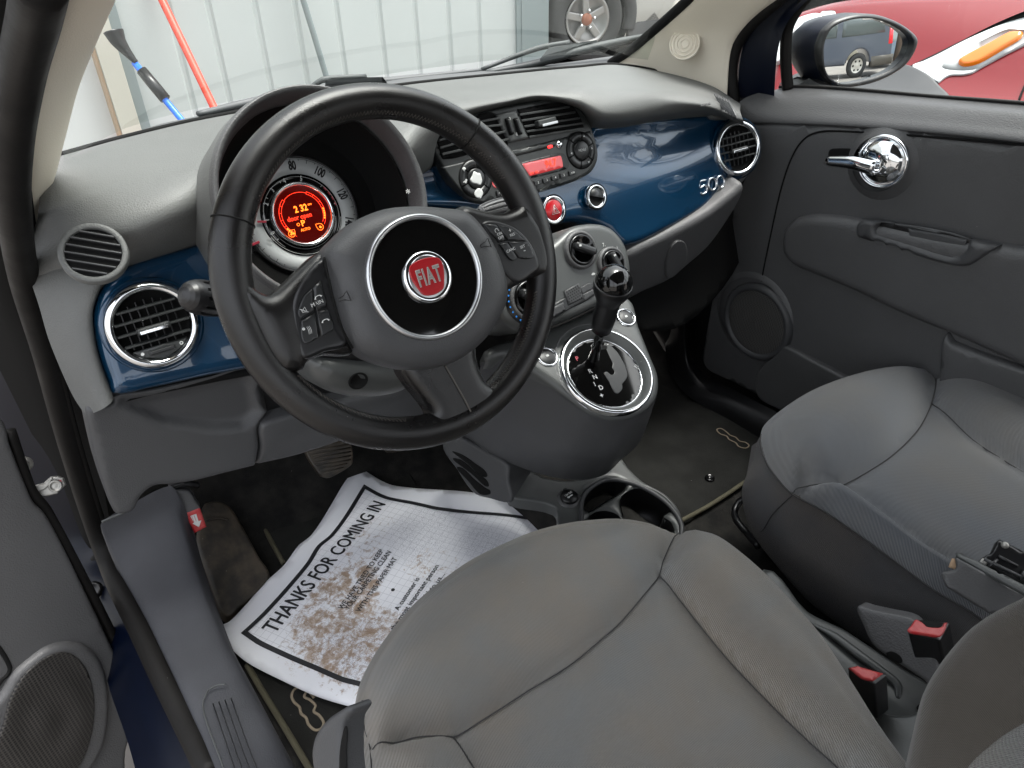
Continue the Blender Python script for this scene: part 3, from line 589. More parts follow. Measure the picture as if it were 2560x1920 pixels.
# stitching along the inner edge
def stitch(a0,a1,n):
    pts=[]
    for i in range(n):
        a=math.radians(a0+(a1-a0)*i/(n-1)); rr=rimr(a)+.0003; b=math.pi-.62+(.13 if i%2 else -.13)
        pts.append(W.at((.1698+rr*math.cos(b))*math.cos(a),(.1698+rr*math.cos(b))*math.sin(a),rr*math.sin(b)))
    tube('stitching',pts,.00065,STI,sw,seg=5,n=1,smoothpath=False)
stitch(140,40,150); stitch(-25,-75,80); stitch(205,250,60); stitch(24,38,24)
def wl(pts): return pts
SPK=[(500,600),(528,604),(552,626),(578,637),(606,620),(650,578),(690,545),(700,560),(740,700),(760,762),(700,768),(662,782),(652,800),(600,800),(540,700)]
panel('spoke',W,SPK,LEATH,sw,h0=.006,r=.012,e=.010,depth=.02,step=.006,hf=lambda x,y:.006*math.exp(-((x+.15)/.03)**2))
SPR=[(990,450),(1040,456),(1080,462),(1110,452),(1125,440),(1170,500),(1185,560),(1175,600),(1148,600),(1138,605),(1100,625),(1062,655),(1000,660),(960,560)]
panel('spoke',W,SPR,LEATH,sw,h0=.006,r=.012,e=.012,depth=.02,step=.006)
SPB=[(866,790),(878,822),(902,852),(925,882),(930,898),(915,912),(880,915),(890,935),(1000,935),(1070,885),(1100,835),(1078,832),(1064,833),(1048,826),(1036,805),(1026,775),(1018,735),(940,740)]
panel('spoke',W,SPB,LEATH,sw,h0=.004,r=.014,e=.012,depth=.02,step=.006)
tube('spoke_seam',[W.P(962,790,.0168),W.P(985,830,.0168),W.P(1010,875,.0168),W.P(1028,915,.0165)],.0009,STI,sw,seg=6)
def pxt(name,pts,h,r,m,par,f=W,n=5): return tube(name,[f.P(a,b,h) for a,b in pts],r,m,par,seg=6,n=n)
# button pads
panel('switch_pad',W,[(628,660),(645,615),(692,560),(706,580),(740,700),(748,745),(700,760),(655,775),(640,745),(630,700)],BLACK,sw,h0=.016,r=.004,e=.004,depth=.01)
bt=[('switch_button',[(645,668),(657,640),(674,624,'c'),(681,672,'c'),(650,689,'c'),(644,680)]),('switch_button',[(676,622,'c'),(692,606,'c'),(706,650,'c'),(706,664,'c'),(683,671,'c')]),('switch_button',[(651,692,'c'),(681,675,'c'),(690,727,'c'),(660,743),(650,725)]),('switch_button',[(684,674,'c'),(708,667,'c'),(721,703),(718,714),(692,727,'c')])]
for nm,p in bt: panel(nm,W,p,BTN,sw,h0=.0215,r=.0012,e=.0012,depth=.003)
bar('pad_divider',W,(679,648),(693,700),.0012,.0012,LEATH,sw,h=.0232)
x,y=W.px(684,652,.023); text('MAIN',W,x,y-.0015,.0052,WHT,sw,h=.0231,rot=.12); 
def phone(px,py,rt):
    x,y=W.px(px,py,.023); f=W.sub(x,y,.0231,rt); tube('phone_symbol',[f.at(-.0035,-.0008),f.at(-.002,.001),f.at(.002,.001),f.at(.0035,-.0008)],[.0009,.0004,.0004,.0009],WHT,sw,seg=6)
phone(687,642,.2);phone(703,693,.1)
x,y=W.px(657,671,.023); f=W.sub(x,y,.0231,.2); tube('mute_symbol',[f.at(*p_) for p_ in ((-.002,-.001),(-.002,.001),(0,.0013),(.002,.0028),(.002,-.0028),(0,-.0013))],.0003,WHT,sw,seg=5,closed=True,n=1,smoothpath=False); tube('mute_symbol',[f.at(-.003,.003),f.at(.003,-.003)],.0003,WHT,sw,seg=5,n=1,smoothpath=False)
x,y=W.px(664,713,.023); text('?(((',W,x,y,.008,WHT,sw,h=.0231,sx=.7) if False else text(')))',W,x+.002,y,.008,WHT,sw,h=.0231,sx=.5); lathe('voice_symbol',W,[(.0003,0),(.0014,0)],WHT,sw,cx=x-.003,cy=y+.002,h=.0231,seg=10)
panel('switch_pad',W,[(1040,480),(1102,488),(1140,520),(1164,575),(1150,592),(1112,612),(1075,575),(1055,520)],BLACK,sw,h0=.016,r=.004,e=.004,depth=.01)
for p in ([(1046,484,'c'),(1072,485,'c'),(1094,520,'c'),(1078,524,'c')],[(1075,486,'c'),(1102,492),(1136,521,'c'),(1097,519,'c')],[(1079,527,'c'),(1096,523,'c'),(1118,557,'c'),(1108,563),(1098,556)],[(1099,522,'c'),(1138,523,'c'),(1152,555),(1121,557,'c')]):
    panel('switch_button',W,p,BTN,sw,h0=.0215,r=.001,e=.001,depth=.003)
x,y=W.px(1081,509,.023); text('ON\nOFF',W,x,y,.0042,WHT,sw,h=.0229,rot=.1); x,y=W.px(1073,498,.023); lathe('cruise_symbol',W,[(.0018,0),(.0024,0)],WHT,sw,cx=x,cy=y,h=.0229,a0=-.4,a1=4.2,seg=16); 
x,y=W.px(1107,507,.023); text('RES',W,x,y,.0042,WHT,sw,h=.0229,rot=.1); x,y=W.px(1102,498,.023); text('+',W,x,y,.007,WHT,sw,h=.0229)
x,y=W.px(1104,540,.023); text('CANC',W,x,y,.0043,WHT,sw,h=.0229,rot=.1); x,y=W.px(1129,533,.023); text('SET',W,x,y,.0043,WHT,sw,h=.0229,rot=.1); x,y=W.px(1133,540,.023); text('-',W,x,y,.009,WHT,sw,h=.0229)
# hub cover
HUB=[(698,548),(730,508),(765,478),(830,452),(895,446),(960,450),(1005,458),(1045,500),(1072,550),(1088,600),(1092,645),(1075,690),(1040,740),(985,780),(930,797),(870,798),(800,778),(762,750),(738,700),(722,640),(712,600)]
panel('airbag_cover',W,HUB,MID,sw,h0=.020,r=.026,e=.020,depth=.022,step=.006,hf=lambda x,y:.004*math.exp(-((x-.0)/.06)**2-((y+.014)/.06)**2))
hx,hy,hz=.0012,-.0139,.044
lathe('hub_ring',W,[(.0625,-.006),(.0622,.001),(.0605,.0032),(.0585,.0030),(.0568,.0012),(.0562,-.003)],SAT,sw,seg=96,cx=hx,cy=hy,h=hz)
lathe('hub_plate',W,[(.0568,-.0005),(.035,.0),(1e-5,.0002)],GLOSS,sw,seg=64,cx=hx,cy=hy,h=hz)
BG=W.sub(hx,hy,hz)
lathe('badge_ring',BG,[(.0262,-.001),(.0258,.004),(.0235,.006),(.0205,.0052)],CHR,sw,seg=64)
lathe('badge_field',BG,[(.0215,.0046),(1e-5,.0058)],SAT,sw,seg=48)
bd=panel('badge_shield',BG,[(-.0175,.013),(-.012,.0168),(0,.0185),(.012,.0168),(.0175,.013),(.0185,.004),(.015,-.008),(.011,-.0155),(0,-.0182),(-.011,-.0155),(-.015,-.008),(-.0185,.004)],RED,sw,local=True,h0=.0055,r=.001,depth=.001)
text('FIAT',BG,0,0,.0225,WHT,bd,h=.0068,ext=.0002,sx=.52,bold=.0007,sp=1.18);text('FIAT',BG,0,0,.0225,ALU,bd,h=.0072,ext=.0003,sx=.52,bold=.0002,sp=1.18)
for (px,py,rt) in ((744,643,.1),(1050,527,.1)):
    x,y=W.px(px,py,.042); f=W.sub(x,y,.041,rt); tube('horn_symbol',[f.at(*p_) for p_ in ((-.006,-.001),(0,-.002),(.005,-.005),(.005,.005),(0,.002),(-.006,.001))],.0006,BLACK,sw,seg=5,closed=True,n=1,smoothpath=False)
x,y=W.px(1020,745,.03); 
tube('hub_parting_line',[W.P(a,b,h_) for a,b,h_ in ((700,556,.026),(712,612,.030),(724,662,.031),(740,712,.030),(762,752,.024))],.0012,MBLACK,sw,seg=6)
tube('hub_parting_line',[W.P(a,b,h_) for a,b,h_ in ((1004,460,.024),(1046,506,.030),(1070,556,.030),(1090,628,.024))],.0012,MBLACK,sw,seg=6)
# ================= CENTRE CONSOLE =================
con=thing('centre_console','grey bulbous centre console with chrome-ringed oval gear selector plate','centre console',(0,.05,.2))
bt_=math.radians(60)
R6=Fr((.022,.04+.0,.42),(0,-math.cos(bt_),math.sin(bt_)))
# plane through y=.04,z=.42 as measured
TOP=[(1303,656),(1356,650),(1377,708),(1402,772),(1419,817),(1417,858),(1394,888),(1359,905),(1317,909),(1271,895),(1219,858),(1150,808),(1095,775),(1050,782),(1046,760),(1110,735),(1176,715),(1240,690)]
low=[(1040,785),(1100,778),(1159,815),(1219,862),(1271,898),(1317,912),(1359,908),(1394,891),(1418,860),(1421,818)]
T=[R6.P(a,b,-.002) for a,b in low]
Bm=[w(1000,944,'x',-.10),w(1043,968,'x',-.095),w(1078,990,'x',-.085),w(1148,1018,'x',-.06),w(1201,1032,'x',-.03),w(1254,1037,'x',0),w(1307,1025,'x',.03),w(1342,993,'x',.06),w(1380,958,'x',.08),w(1408,890,'x',.098)]
Md=[(V(a)*.45+V(b)*.55)+(C-V(a)).normalized()*k for a,b,k in zip(T,Bm,(0,.01,.02,.025,.03,.03,.03,.02,.008,.0))]
T2=[V(a)*.9+V(b)*.1+(C-V(a)).normalized()*.004 for a,b in zip(T,Bm)]
patch('console_body',[[V(t)+V((0,0,.002)) for t in T],T2,Md,Bm],MID,con,nu=50,nv=7)
patch('console_far_side',[[R6.P(1356,650),R6.P(1402,772),R6.P(1421,818)],[R6.P(1356,650)+V((.0,.03,-.2)),R6.P(1402,772)+V((-.0,.03,-.2)),Bm[-1]]],DARK,con,nu=12,nv=4)
def b6(x,y): return (1166.5+.20834*x,561.6+.20834*y)
bx,by=R6.px(1311,800,.012)
def circ(r_,n=36): return [(bx+r_*math.cos(2*math.pi*k/n),by+r_*math.sin(2*math.pi*k/n)) for k in range(n)]
panel('console_top',R6,[R6.px(*p) for p in TOP],CONS,con,local=True,r=.012,e=.010,depth=.02,step=.009,holes=(circ(.0715),),edgeholes=False)
# selector recess shadow crescent, chrome ring, gloss plate
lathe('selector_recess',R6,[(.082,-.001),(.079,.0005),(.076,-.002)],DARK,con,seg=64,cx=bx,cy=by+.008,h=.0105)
lathe('selector_ring',R6,[(.0772,-.004),(.0765,.004),(.074,.0065),(.0715,.006)],CHR,con,seg=80,cx=bx,cy=by,h=.010)
lathe('selector_bowl',R6,[(.0715,.006),(.066,.002),(.062,-.004),(.0605,-.006)],CONS,con,seg=80,cx=bx,cy=by,h=.010)
lathe('inner_chrome_line',R6,[(.0615,-.0045),(.0605,-.0035),(.0598,-.006)],CHR,con,seg=80,cx=bx,cy=by,h=.010)
def gatehole(): return [R6.px(*b6(*p),.004) for p in ((680,860),(740,900),(800,960),(850,1040),(880,1100),(905,1190),(890,1240),(850,1290),(850,1340),(800,1390),(760,1365),(720,1280),(665,1180),(690,1160),(740,1195),(770,1165),(745,1120),(752,1080),(720,1010),(690,940),(660,880))]
n=48; PL=[(bx+.0605*math.cos(2*math.pi*k/n),by+.0605*math.sin(2*math.pi*k/n)) for k in range(n)]
plate=panel('selector_plate',R6,PL,GLOSS,con,local=True,h0=.004,r=.001,e=.0005,depth=.003,n=1)
panel('selector_gate',R6,gatehole(),BTN,con,local=True,h0=.0048,r=.001,e=.0006,depth=.0005)
panel('gate_slot',R6,[R6.px(*b6(*p),.005) for p in ((600,890),(690,890),(690,925),(600,925))],MBLACK,con,local=True,h0=.0053,r=.001,e=.0002,depth=.0004)
for s_,zx,zy in (('P',385,1025),('R',520,1155),('N',570,1215),('I',567,1290),('D',632,1325),('+',640,1408),('-',700,870)):
    x,y=R6.px(*b6(zx,zy),.005); text(s_,R6,x,y,.0105 if s_!='+' else .012,WHT if s_!='P' else REDPR,con,h=.0053,rot=-.15,bold=.0001)
x,y=R6.px(*b6(1003,1110),.005); text('SHIFT\nLOCK',R6,x,y,.0035,WHT,con,h=.0053,rot=-1.2)
def cbtn(px,py,lab):
    x,y=R6.px(px,py,.010); lathe('switch_rim',R6,[(.0172,-.002),(.0168,.002),(.0150,.003),(.0138,.0)],CHR,con,cx=x,cy=y,h=.010); lathe('window_switch',R6,domeprof(.014,.0025),BTN,con,cx=x,cy=y,h=.010); boxf('window_symbol',R6,x,y+.001,.0128,.0045,.0035,.0004,WHT,con,bev=0); return
cbtn(1352,686,'');cbtn(1182,771,'')
tube('console_joint',[HV.P(1300,657,.006),HV.P(1250,683,.006),HV.P(1205,703,.006),HV.P(1150,722,.006)],.002,MBLACK,con)
# gear shifter
base=w(1290,745,'x',.004); knobc=w(1325,612,'x',.0)
gs=thing('gear_shifter','black gear lever with glossy ball knob standing in the selector plate','gear lever',base)
ax=(knobc-base).normalized(); GF=Fr(base,ax); L=(knobc-base).length
lathe('lever_shaft',GF,[(.0085,-.03),(.0065,-.012),(.0085,-.005),(.0055,.004),(.0078,.01),(.0062,.018),(.0095,.03),(.0105,.045)],GLOSS,gs,seg=24)
lathe('lever_shroud',GF,[(.0125,.03),(.0150,.032),(.0165,.05),(.0172,L-.035),(.0185,L-.03),(.0265,L-.012),(.0275,L-.002),(.0262,L+.001),(.024,L-.003)],BLACK,gs,seg=40)
lathe('ball_knob',GF,[(1e-5,L+.0265)]+[(.0262*math.sin(a),L+.001+.0255*math.cos(a)) for a in [math.pi*k/20 for k in range(1,16)]],GLOSS,gs,seg=48)
# floor console with cup holders
fc=thing('floor_console','dark grey floor console with cup holders and a 12V socket before the driver seat','cup holder console',(0,0,.1))
FC=Fr((0,0,.135),(0,-.12,1),(1,0,0))
def c3(x,y): return (950.5+.25392*x,907.3+.25392*y)
def C3(*p): return [c3(*q[:2])+tuple(q[2:]) for q in p]
CH1=C3((1215,700),(1228,640),(1290,575),(1390,525),(1480,508),(1560,545),(1580,585),(1540,625),(1400,705),(1275,785),(1232,775))
CH2=C3((1530,690),(1560,640),(1640,600),(1750,600),(1850,640),(1940,720),(1960,770),(1895,830),(1960,880),(1985,960),(1900,1050),(1750,1100),(1640,1000),(1565,850))
CH3=C3((1255,850),(1310,800),(1400,785),(1480,805),(1530,845),(1560,960),(1480,1050),(1300,1050),(1230,950))
FO=C3((560,360),(900,500),(1100,525),(1300,480),(1500,315),(1600,415),(1720,530),(1900,630),(2010,740),(2060,850),(2070,960),(2050,1120),(1950,1350),(1400,1500),(1150,1150),(1010,900),(970,750),(600,670),(575,600))
panel('cup_tray',FC,FO,CONS,fc,r=.006,e=.005,depth=.02,step=.008,holes=(CH1,CH2,CH3))
for k,hl in enumerate((CH1,CH2,CH3)):
    pts=cr([FC.px(*q,.0) for q in hl],True,4); g=Fr(FC.o,FC.n)
    rows=[[tuple(FC.at(a,b,.004)) for a,b in pts]]
    cx=sum(a for a,b in pts)/len(pts);cy=sum(b for a,b in pts)/len(pts)
    for d_,s_ in ((-.01,.99),(-.03,.96),(-.06,.92),(-.062,.5),(-.062,.01)): rows.append([tuple(FC.at(cx+(a-cx)*s_,cy+(b-cy)*s_,d_)) for a,b in pts])
    grid_mesh('cup_well',rows,BLACK,fc,closed=True)
tube('tray_rim',[FC.P(*c3(*q),.008) for q in ((1205,880),(1205,700),(1260,600),(1380,520),(1500,507),(1700,560),(1900,680),(2010,800),(2055,900),(2050,1010))],.0042,MID,fc,seg=10)
x,y=FC.px(*c3(1100,650),.012)
lathe('socket_collar',FC,[(.022,-.002),(.02,.003),(.016,.004)],DARK,fc,cx=x,cy=y,h=.005); lathe('socket_cap',FC,[(.0155,0),(.016,.006),(.0145,.009),(1e-5,.0095)],BLACK,fc,cx=x,cy=y,h=.006)
boxf('cap_tab',FC,x+.003,y+.0155,.012,.008,.007,.005,BLACK,fc,bev=.002)
text('12V DC',FC,x,y+.003,.0055,WHT,fc,h=.0158,rot=.1); bar('key_mark',FC,(x-.005,y-.003),(x+.005,y-.0025),.0018,.0004,WHT,fc,h=.0158,local=True,bev=0); lathe('key_mark',FC,[(.0008,0),(.0022,0)],WHT,fc,cx=x-.005,cy=y-.0032,h=.0158,seg=12)
SW=Fr((-.105,.2,.15),(-1,-.25,.35),(0,-1,0))
panel('console_side',SW,[(958,958),(1001,946),(1050,972),(1100,1002),(1102,1040),(1108,1082),(1060,1076),(1025,1064),(990,1015)],MID,fc,r=.006,e=.005,depth=.06)
def slotp(*p): return [c3(*q) for q in p]
panel('air_slot',SW,slotp((105,265),(200,300),(300,370),(380,430),(400,480),(340,470),(230,370),(120,285)),MBLACK,fc,h0=.0056,r=0,e=0,depth=.001)
panel('air_slot',SW,slotp((110,325),(190,345),(300,440),(390,505),(415,560),(380,560),(270,460),(125,350)),MBLACK,fc,h0=.0056,r=0,e=0,depth=.001)
panel('air_slot',SW,slotp((145,400),(200,415),(300,510),(390,580),(425,600),(425,630),(340,630),(240,520),(150,425)),MBLACK,fc,h0=.0056,r=0,e=0,depth=.001)
# centre tunnel trim between the seats
tn=thing('tunnel_trim','grey-green plastic tunnel trim between the two front seats','tunnel trim',(0,-.4,.15))
TN=Fr((.02,-.4,.185),(-.15,.0,1),(1,0,0))
panel('trim_panel',TN,[(1650,1230),(1744,1322),(1821,1360),(1890,1405),(1950,1445),(2020,1490),(2060,1560),(2060,1720),(1860,1720),(1780,1500),(1690,1330)],CONS,tn,r=.01,e=.006,depth=.1,hf=lambda x,y:.004*math.sin(x*60))
tube('trim_ridge',[TN.P(1752,1347,.008),TN.P(1800,1372,.012),TN.P(1850,1410,.013),TN.P(1905,1450,.012),TN.P(1938,1478,.01),TN.P(1940,1510,.008)],[.002,.006,.007,.006,.006,.003],CONS,tn,flat=.6)
T2F=Fr(TN.P(1950,1600,.03),(-.3,.3,.9))
panel('trim_pocket',T2F,[(1885,1532),(1920,1546),(1960,1548),(1995,1538),(2040,1560),(2080,1740),(1950,1740),(1920,1640),(1900,1580)],CONS,tn,r=.006,e=.006,depth=.04)
panel('screw_recess',TN,[(1980,1528),(1988,1520),(2002,1517),(2002,1532),(1988,1537)],MBLACK,tn,h0=.012,r=0,e=0,depth=.001)
# ================= FLOOR =================
fl=thing('footwell_floor','black carpeted car floor running under seats and mats','car floor',(0,0,0))
rowsf=[]
for yy,zz in ((-1.2,0),(-.4,0),(.1,0),(.42,0),(.50,.015),(.62,.11),(.74,.26),(.80,.5)):
    rowsf.append([V((x_,yy,zz)) for x_ in (-.66,-.5,-.2,0,.2,.5,.66)])
grid_mesh('floor_carpet',[[tuple(p) for p in r] for r in rowsf],CARP,fl)
grid_mesh('tunnel_carpet',[[(x_,yy,zz) for x_,zz in ((-.035,-.01),(-.02,.09),(0,.11),(.08,.115),(.10,.10),(.14,-.01))] for yy in (-1.2,-.2,.2,.75)],CARP,fl)
# firewall darkness under the dash
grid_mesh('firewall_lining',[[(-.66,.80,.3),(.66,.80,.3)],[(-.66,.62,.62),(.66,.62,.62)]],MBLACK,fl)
grid_mesh('kick_lining',[[(.665,-.2,-.0),(.665,.85,-.0)],[(.665,-.2,.10),(.665,.85,.10)],[(.665,.30,.16),(.665,.85,.16)],[(.665,.34,.70),(.665,.85,.72)]],BLACK,fl)
# floor mats
def mats(label,pts,pipe,m=MATC,z=.008):
    f=Fr((0,0,z),(0,0,1)); o=thing('floor_mat',label,'floor mat',f.P(*pts[0]),group=None)
    panel('mat_pile',f,pts,m,o,r=.004,e=.004,depth=.006,step=.02,hf=lambda x,y:.0015*math.sin(x*31)*math.sin(y*23))
    tube('mat_edge',[f.P(a,b,.004) for a,b in pipe],.0045,PIPE,o,seg=8); return o,f
m1,mf=mats('dark driver floor mat with beige edge, under the printed paper sheet',[(550,1102),(577,1156),(610,1217),(600,1300),(530,1400),(534,1438),(600,1546),(668,1659),(760,1800),(1150,1500),(1000,1250),(920,1080),(902,1051),(882,1021),(838,1006),(753,1011),(686,1028),(591,1056),(560,1068)],[(838,1008),(753,1013),(686,1030),(591,1058),(560,1070),(552,1102),(579,1156),(612,1217)])
tube('mat_edge',[mf.P(a,b,.004) for a,b in ((534,1436),(565,1490),(600,1546),(668,1659),(720,1740))],.0048,PIPE,m1,seg=8)
z7=lambda x,y:(.3516*x,1075.7+.3516*y)
def emb(pts,o,f,r=.0022,closed=True,h=.0055): tube('embroidered_numeral',[f.P(*p,h) for p in pts],r,EMB,o,seg=6,closed=closed,flat=.5,up=(0,0,1))
emb([z7(*p) for p in ((1810,1175),(1792,1215),(1808,1255),(1840,1285),(1850,1325),(1880,1350),(1895,1390),(1935,1425),(1975,1415),(1988,1378),(1960,1335),(1928,1310),(1938,1275),(1905,1240),(1870,1220),(1882,1185),(1850,1160))],m1,mf)
emb([z7(*p) for p in ((1878,1168),(1905,1195),(1930,1228))],m1,mf,closed=False)
emb([z7(*p) for p in ((1850,1140),(1880,1160),(1905,1190))],m1,mf,closed=False)
m2,mf2=mats('plain black passenger floor mat with outlined numeral and beige edge',[(1400,830),(1434,835),(1560,900),(1638,937),(1720,1000),(1640,1040),(1617,1037),(1570,1068),(1522,1098),(1468,1128),(1330,1000),(1330,900)],[(1700,1000),(1617,1037),(1570,1068),(1522,1098),(1462,1130)])
z6=lambda x,y:(1434.4+.3516*x,518.4+.3516*y)
emb([z6(*p) for p in ((325,1165),(345,1190),(385,1205),(400,1225),(440,1245),(460,1268),(500,1278),(522,1262),(500,1243),(465,1235),(440,1212),(405,1198),(385,1180),(350,1158))],m2,mf2,.0016)
x,y=mf2.px(1533,1033,.005); lathe('mat_fastener',mf2,[(1e-5,.001),(.006,.001),(.0075,.005),(.0095,.004),(.0105,.0)],GLOSS,m2,cx=x,cy=y,h=.004)
# foot rest and pedals
FR=Fr(w(500,1220,'z',.05),(.15,-.35,.93)); fr_=thing('foot_rest','worn brown rubber foot rest on the floor left of the paper sheet','foot rest',FR.o)
panel('rest_pad',FR,[(440,1092),(470,1085),(498,1098),(530,1150),(560,1205),(583,1245),(560,1280),(520,1310),(495,1332),(478,1318),(455,1260),(428,1190),(425,1150)],WORN,fr_,r=.006,e=.006,depth=.05)
tube('pad_ridge',[FR.P(445,1125,.007),FR.P(470,1118,.008),FR.P(492,1122,.007)],.0025,WORN,fr_,flat=.5)
BP=Fr(w(712,990,'y',.47),(0,-.85,.5)); bp=thing('brake_pedal','worn ribbed rubber brake pedal hanging below the dashboard','pedal',BP.o)
panel('pedal_pad',BP,[(660,975),(665,955),(700,945),(745,950),(760,965),(761,1000),(752,1010),(712,1032),(695,1030),(672,1000)],WORN,bp,r=.003,depth=.012)
for k in range(8):
    a=BP.P(664+k*4,968+k*8,.004);b=BP.P(758-max(0,k-5)*8,950+k*8.5,.004); tube('pedal_rib',[a,b],.0016,WORN,bp,seg=6,n=1,smoothpath=False)
tube('pedal_arm',[BP.at(0,.02,-.012),BP.at(0,.10,-.03)],.008,BLACK,bp)
AP=Fr(w(845,975,'y',.5),(0,-.85,.5)); ap=thing('accelerator_pedal','small edge of the accelerator pedal just under the wheel rim','pedal',AP.o)
panel('pedal_pad',AP,[(828,935),(875,930),(878,968),(852,977),(835,975)],WORN,ap,r=.002,depth=.01)
HL=Fr(w(418,1110,'y',.42),(-.1,-.95,.3)); hl=thing('bonnet_release_lever','small red release lever with white arrow beside the left kick trim','lever',HL.o)
panel('lever_arm',HL,[(372,1062),(385,1056),(410,1062),(425,1085),(432,1098),(398,1108),(385,1090)],MID,hl,r=.004,depth=.02)
la=panel('red_handle',HL,[(399,1108,'c'),(430,1094,'c'),(446,1138,'c'),(420,1152,'c')],REDP,hl,h0=.003,r=.0015,depth=.015)
panel('arrow_mark',HL,[(411,1115,'c'),(424,1110,'c'),(429,1126,'c'),(435,1124,'c'),(430,1139,'c'),(416,1131,'c'),(419,1129,'c')],WHT,hl,h0=.0048,r=0,e=0,depth=.0003)
for k in range(2): bar('arrow_line',HL,(414+k*5,1115-k*2),(419+k*5,1128-k*2),.0006,.0003,REDP,hl,h=.0052,bev=0)
tube('wire_bundle',[w(365,1052,'y',.44),w(395,1044,'y',.44),w(425,1048,'y',.46)],.006,BLACK,hl)
# paper floor sheet
PF=Fr((-.30,.28,.02),(0,0,1),hit(820,1090,(0,0,.02),(0,0,1))-hit(582,1368,(0,0,.02),(0,0,1)))
def wav(x,y): return .0028*math.sin(x*26+1)*math.cos(y*17)+.0022*math.sin(y*33+x*9)+.004
PM=bpy.data.materials.new('printed_paper');PM.use_nodes=True
nt=PM.node_tree;N=nt.nodes;Lk=nt.links;b=N['Principled BSDF'];b.inputs['Roughness'].default_value=.65
tc=N.new('ShaderNodeTexCoord')
def nod(t,**k):
    n_=N.new(t)
    for a,v_ in k.items(): setattr(n_,a,v_)
    return n_
def math_(op,a,b_=None,c_=None):
    m=nod('ShaderNodeMath',operation=op)
    for i,v_ in enumerate((a,b_,c_)):
        if v_ is None: continue
        if isinstance(v_,(int,float)): m.inputs[i].default_value=v_
        else: Lk.new(v_,m.inputs[i])
    return m.outputs[0]
sx=nod('ShaderNodeSeparateXYZ');Lk.new(tc.outputs['Object'],sx.inputs[0])
def gl(o): return math_('LESS_THAN',math_('FRACT',math_('MULTIPLY',o,1/.0135)),.045)
grid=math_('MAXIMUM',gl(sx.outputs[0]),gl(sx.outputs[1]))
def mixc(f,a,c_):
    m=nod('ShaderNodeMix',data_type='RGBA');Lk.new(f,m.inputs['Factor'])
    if isinstance(a,tuple):m.inputs['A'].default_value=a
    else:Lk.new(a,m.inputs['A'])
    m.inputs['B'].default_value=c_;return m.outputs['Result']
def dmask(px,py,ra,rb,rot=0):
    x,y=PF.px(px,py,.004); mp=nod('ShaderNodeMapping'); mp.vector_type='TEXTURE'; mp.inputs['Location'].default_value=(x,y,0); mp.inputs['Rotation'].default_value=(0,0,rot); mp.inputs['Scale'].default_value=(ra,rb,1)
    Lk.new(tc.outputs['Object'],mp.inputs['Vector']); ln=nod('ShaderNodeVectorMath',operation='LENGTH'); Lk.new(mp.outputs[0],ln.inputs[0])
    r=nod('ShaderNodeMapRange'); r.inputs['From Min'].default_value=1; r.inputs['From Max'].default_value=.5; Lk.new(ln.outputs['Value'],r.inputs['Value']); return r.outputs[0]
def nz(s_,d_=6,ro=.65,dist=0):
    t=nod('ShaderNodeTexNoise'); t.inputs['Scale'].default_value=s_;t.inputs['Detail'].default_value=d_;t.inputs['Roughness'].default_value=ro;t.inputs['Distortion'].default_value=dist;Lk.new(tc.outputs['Object'],t.inputs['Vector']);return t.outputs['Fac']
def papercolor(withgrid):
    cur=(.74,.75,.79,1)
    if withgrid: cur=mixc(math_('MULTIPLY',grid,.42),cur,(.12,.13,.18,1))
    sp=math_('GREATER_THAN',nz(1100,2,.5),.585); m=math_('MAXIMUM',dmask(914,1157,.088,.07,.3),dmask(1030,1176,.045,.06,.3)); m2=dmask(770,1400,.08,.08)
    if withgrid: cur=mixc(math_('MULTIPLY',math_('MULTIPLY',sp,math_('POWER',math_('MAXIMUM',m,m2),.5)),.8),cur,(.08,.085,.14,1))
    d=math_('MAXIMUM',math_('MAXIMUM',dmask(730,1320,.20,.11,.1),dmask(790,1400,.14,.13)),math_('MULTIPLY',math_('MAXIMUM',dmask(800,1165,.12,.06),dmask(930,1230,.09,.08)),.78))
    d=math_('MAXIMUM',d,.30)
    thr=math_('SUBTRACT',.825,math_('MULTIPLY',d,.36))
    a=math_('MULTIPLY',math_('SUBTRACT',nz(42,12,.82,.5),thr),13); 
    cl=nod('ShaderNodeClamp');Lk.new(a,cl.inputs[0]); cur=mixc(math_('MULTIPLY',cl.outputs[0],.72),cur,(.33,.215,.12,1))
    a=math_('MULTIPLY',math_('SUBTRACT',nz(85,6,.75,.3),math_('ADD',thr,.02)),14); cl=nod('ShaderNodeClamp');Lk.new(a,cl.inputs[0]); cur=mixc(math_('MULTIPLY',cl.outputs[0],.6),cur,(.22,.135,.07,1))
    return cur
Lk.new(papercolor(True),b.inputs['Base Color'])
PM2=bpy.data.materials.new('plain_paper');PM2.use_nodes=True;nt=PM2.node_tree;N=nt.nodes;Lk=nt.links;b=N['Principled BSDF'];b.inputs['Roughness'].default_value=.65;tc=N.new('ShaderNodeTexCoord')
sx=nod('ShaderNodeSeparateXYZ');Lk.new(tc.outputs['Object'],sx.inputs[0]);Lk.new(papercolor(False),b.inputs['Base Color'])
pp=thing('paper_floor_sheet','white printed paper sheet smeared with brown mud, lying on the driver floor','paper mat',PF.o)
zA=lambda x,y:(414.8+.3386*x,993.7+.3386*y)
OUT=[zA(*p) for p in ((1070,58),(1150,110),(1260,160),(1380,180),(1531,200))]+[(1065,1071),(1197,1098),(1208,1137),(1180,1300),(1050,1480),(930,1560)]+[zA(*p) for p in ((1040,1580),(800,1510),(560,1400),(350,1290),(230,1180),(170,1070),(240,1030),(330,940),(470,790),(590,680),(680,550),(760,480),(900,280),(1000,130))]
OUT=[OUT[0]+('c',)]+OUT[1:6]+[OUT[6]+('c',)]+OUT[7:]
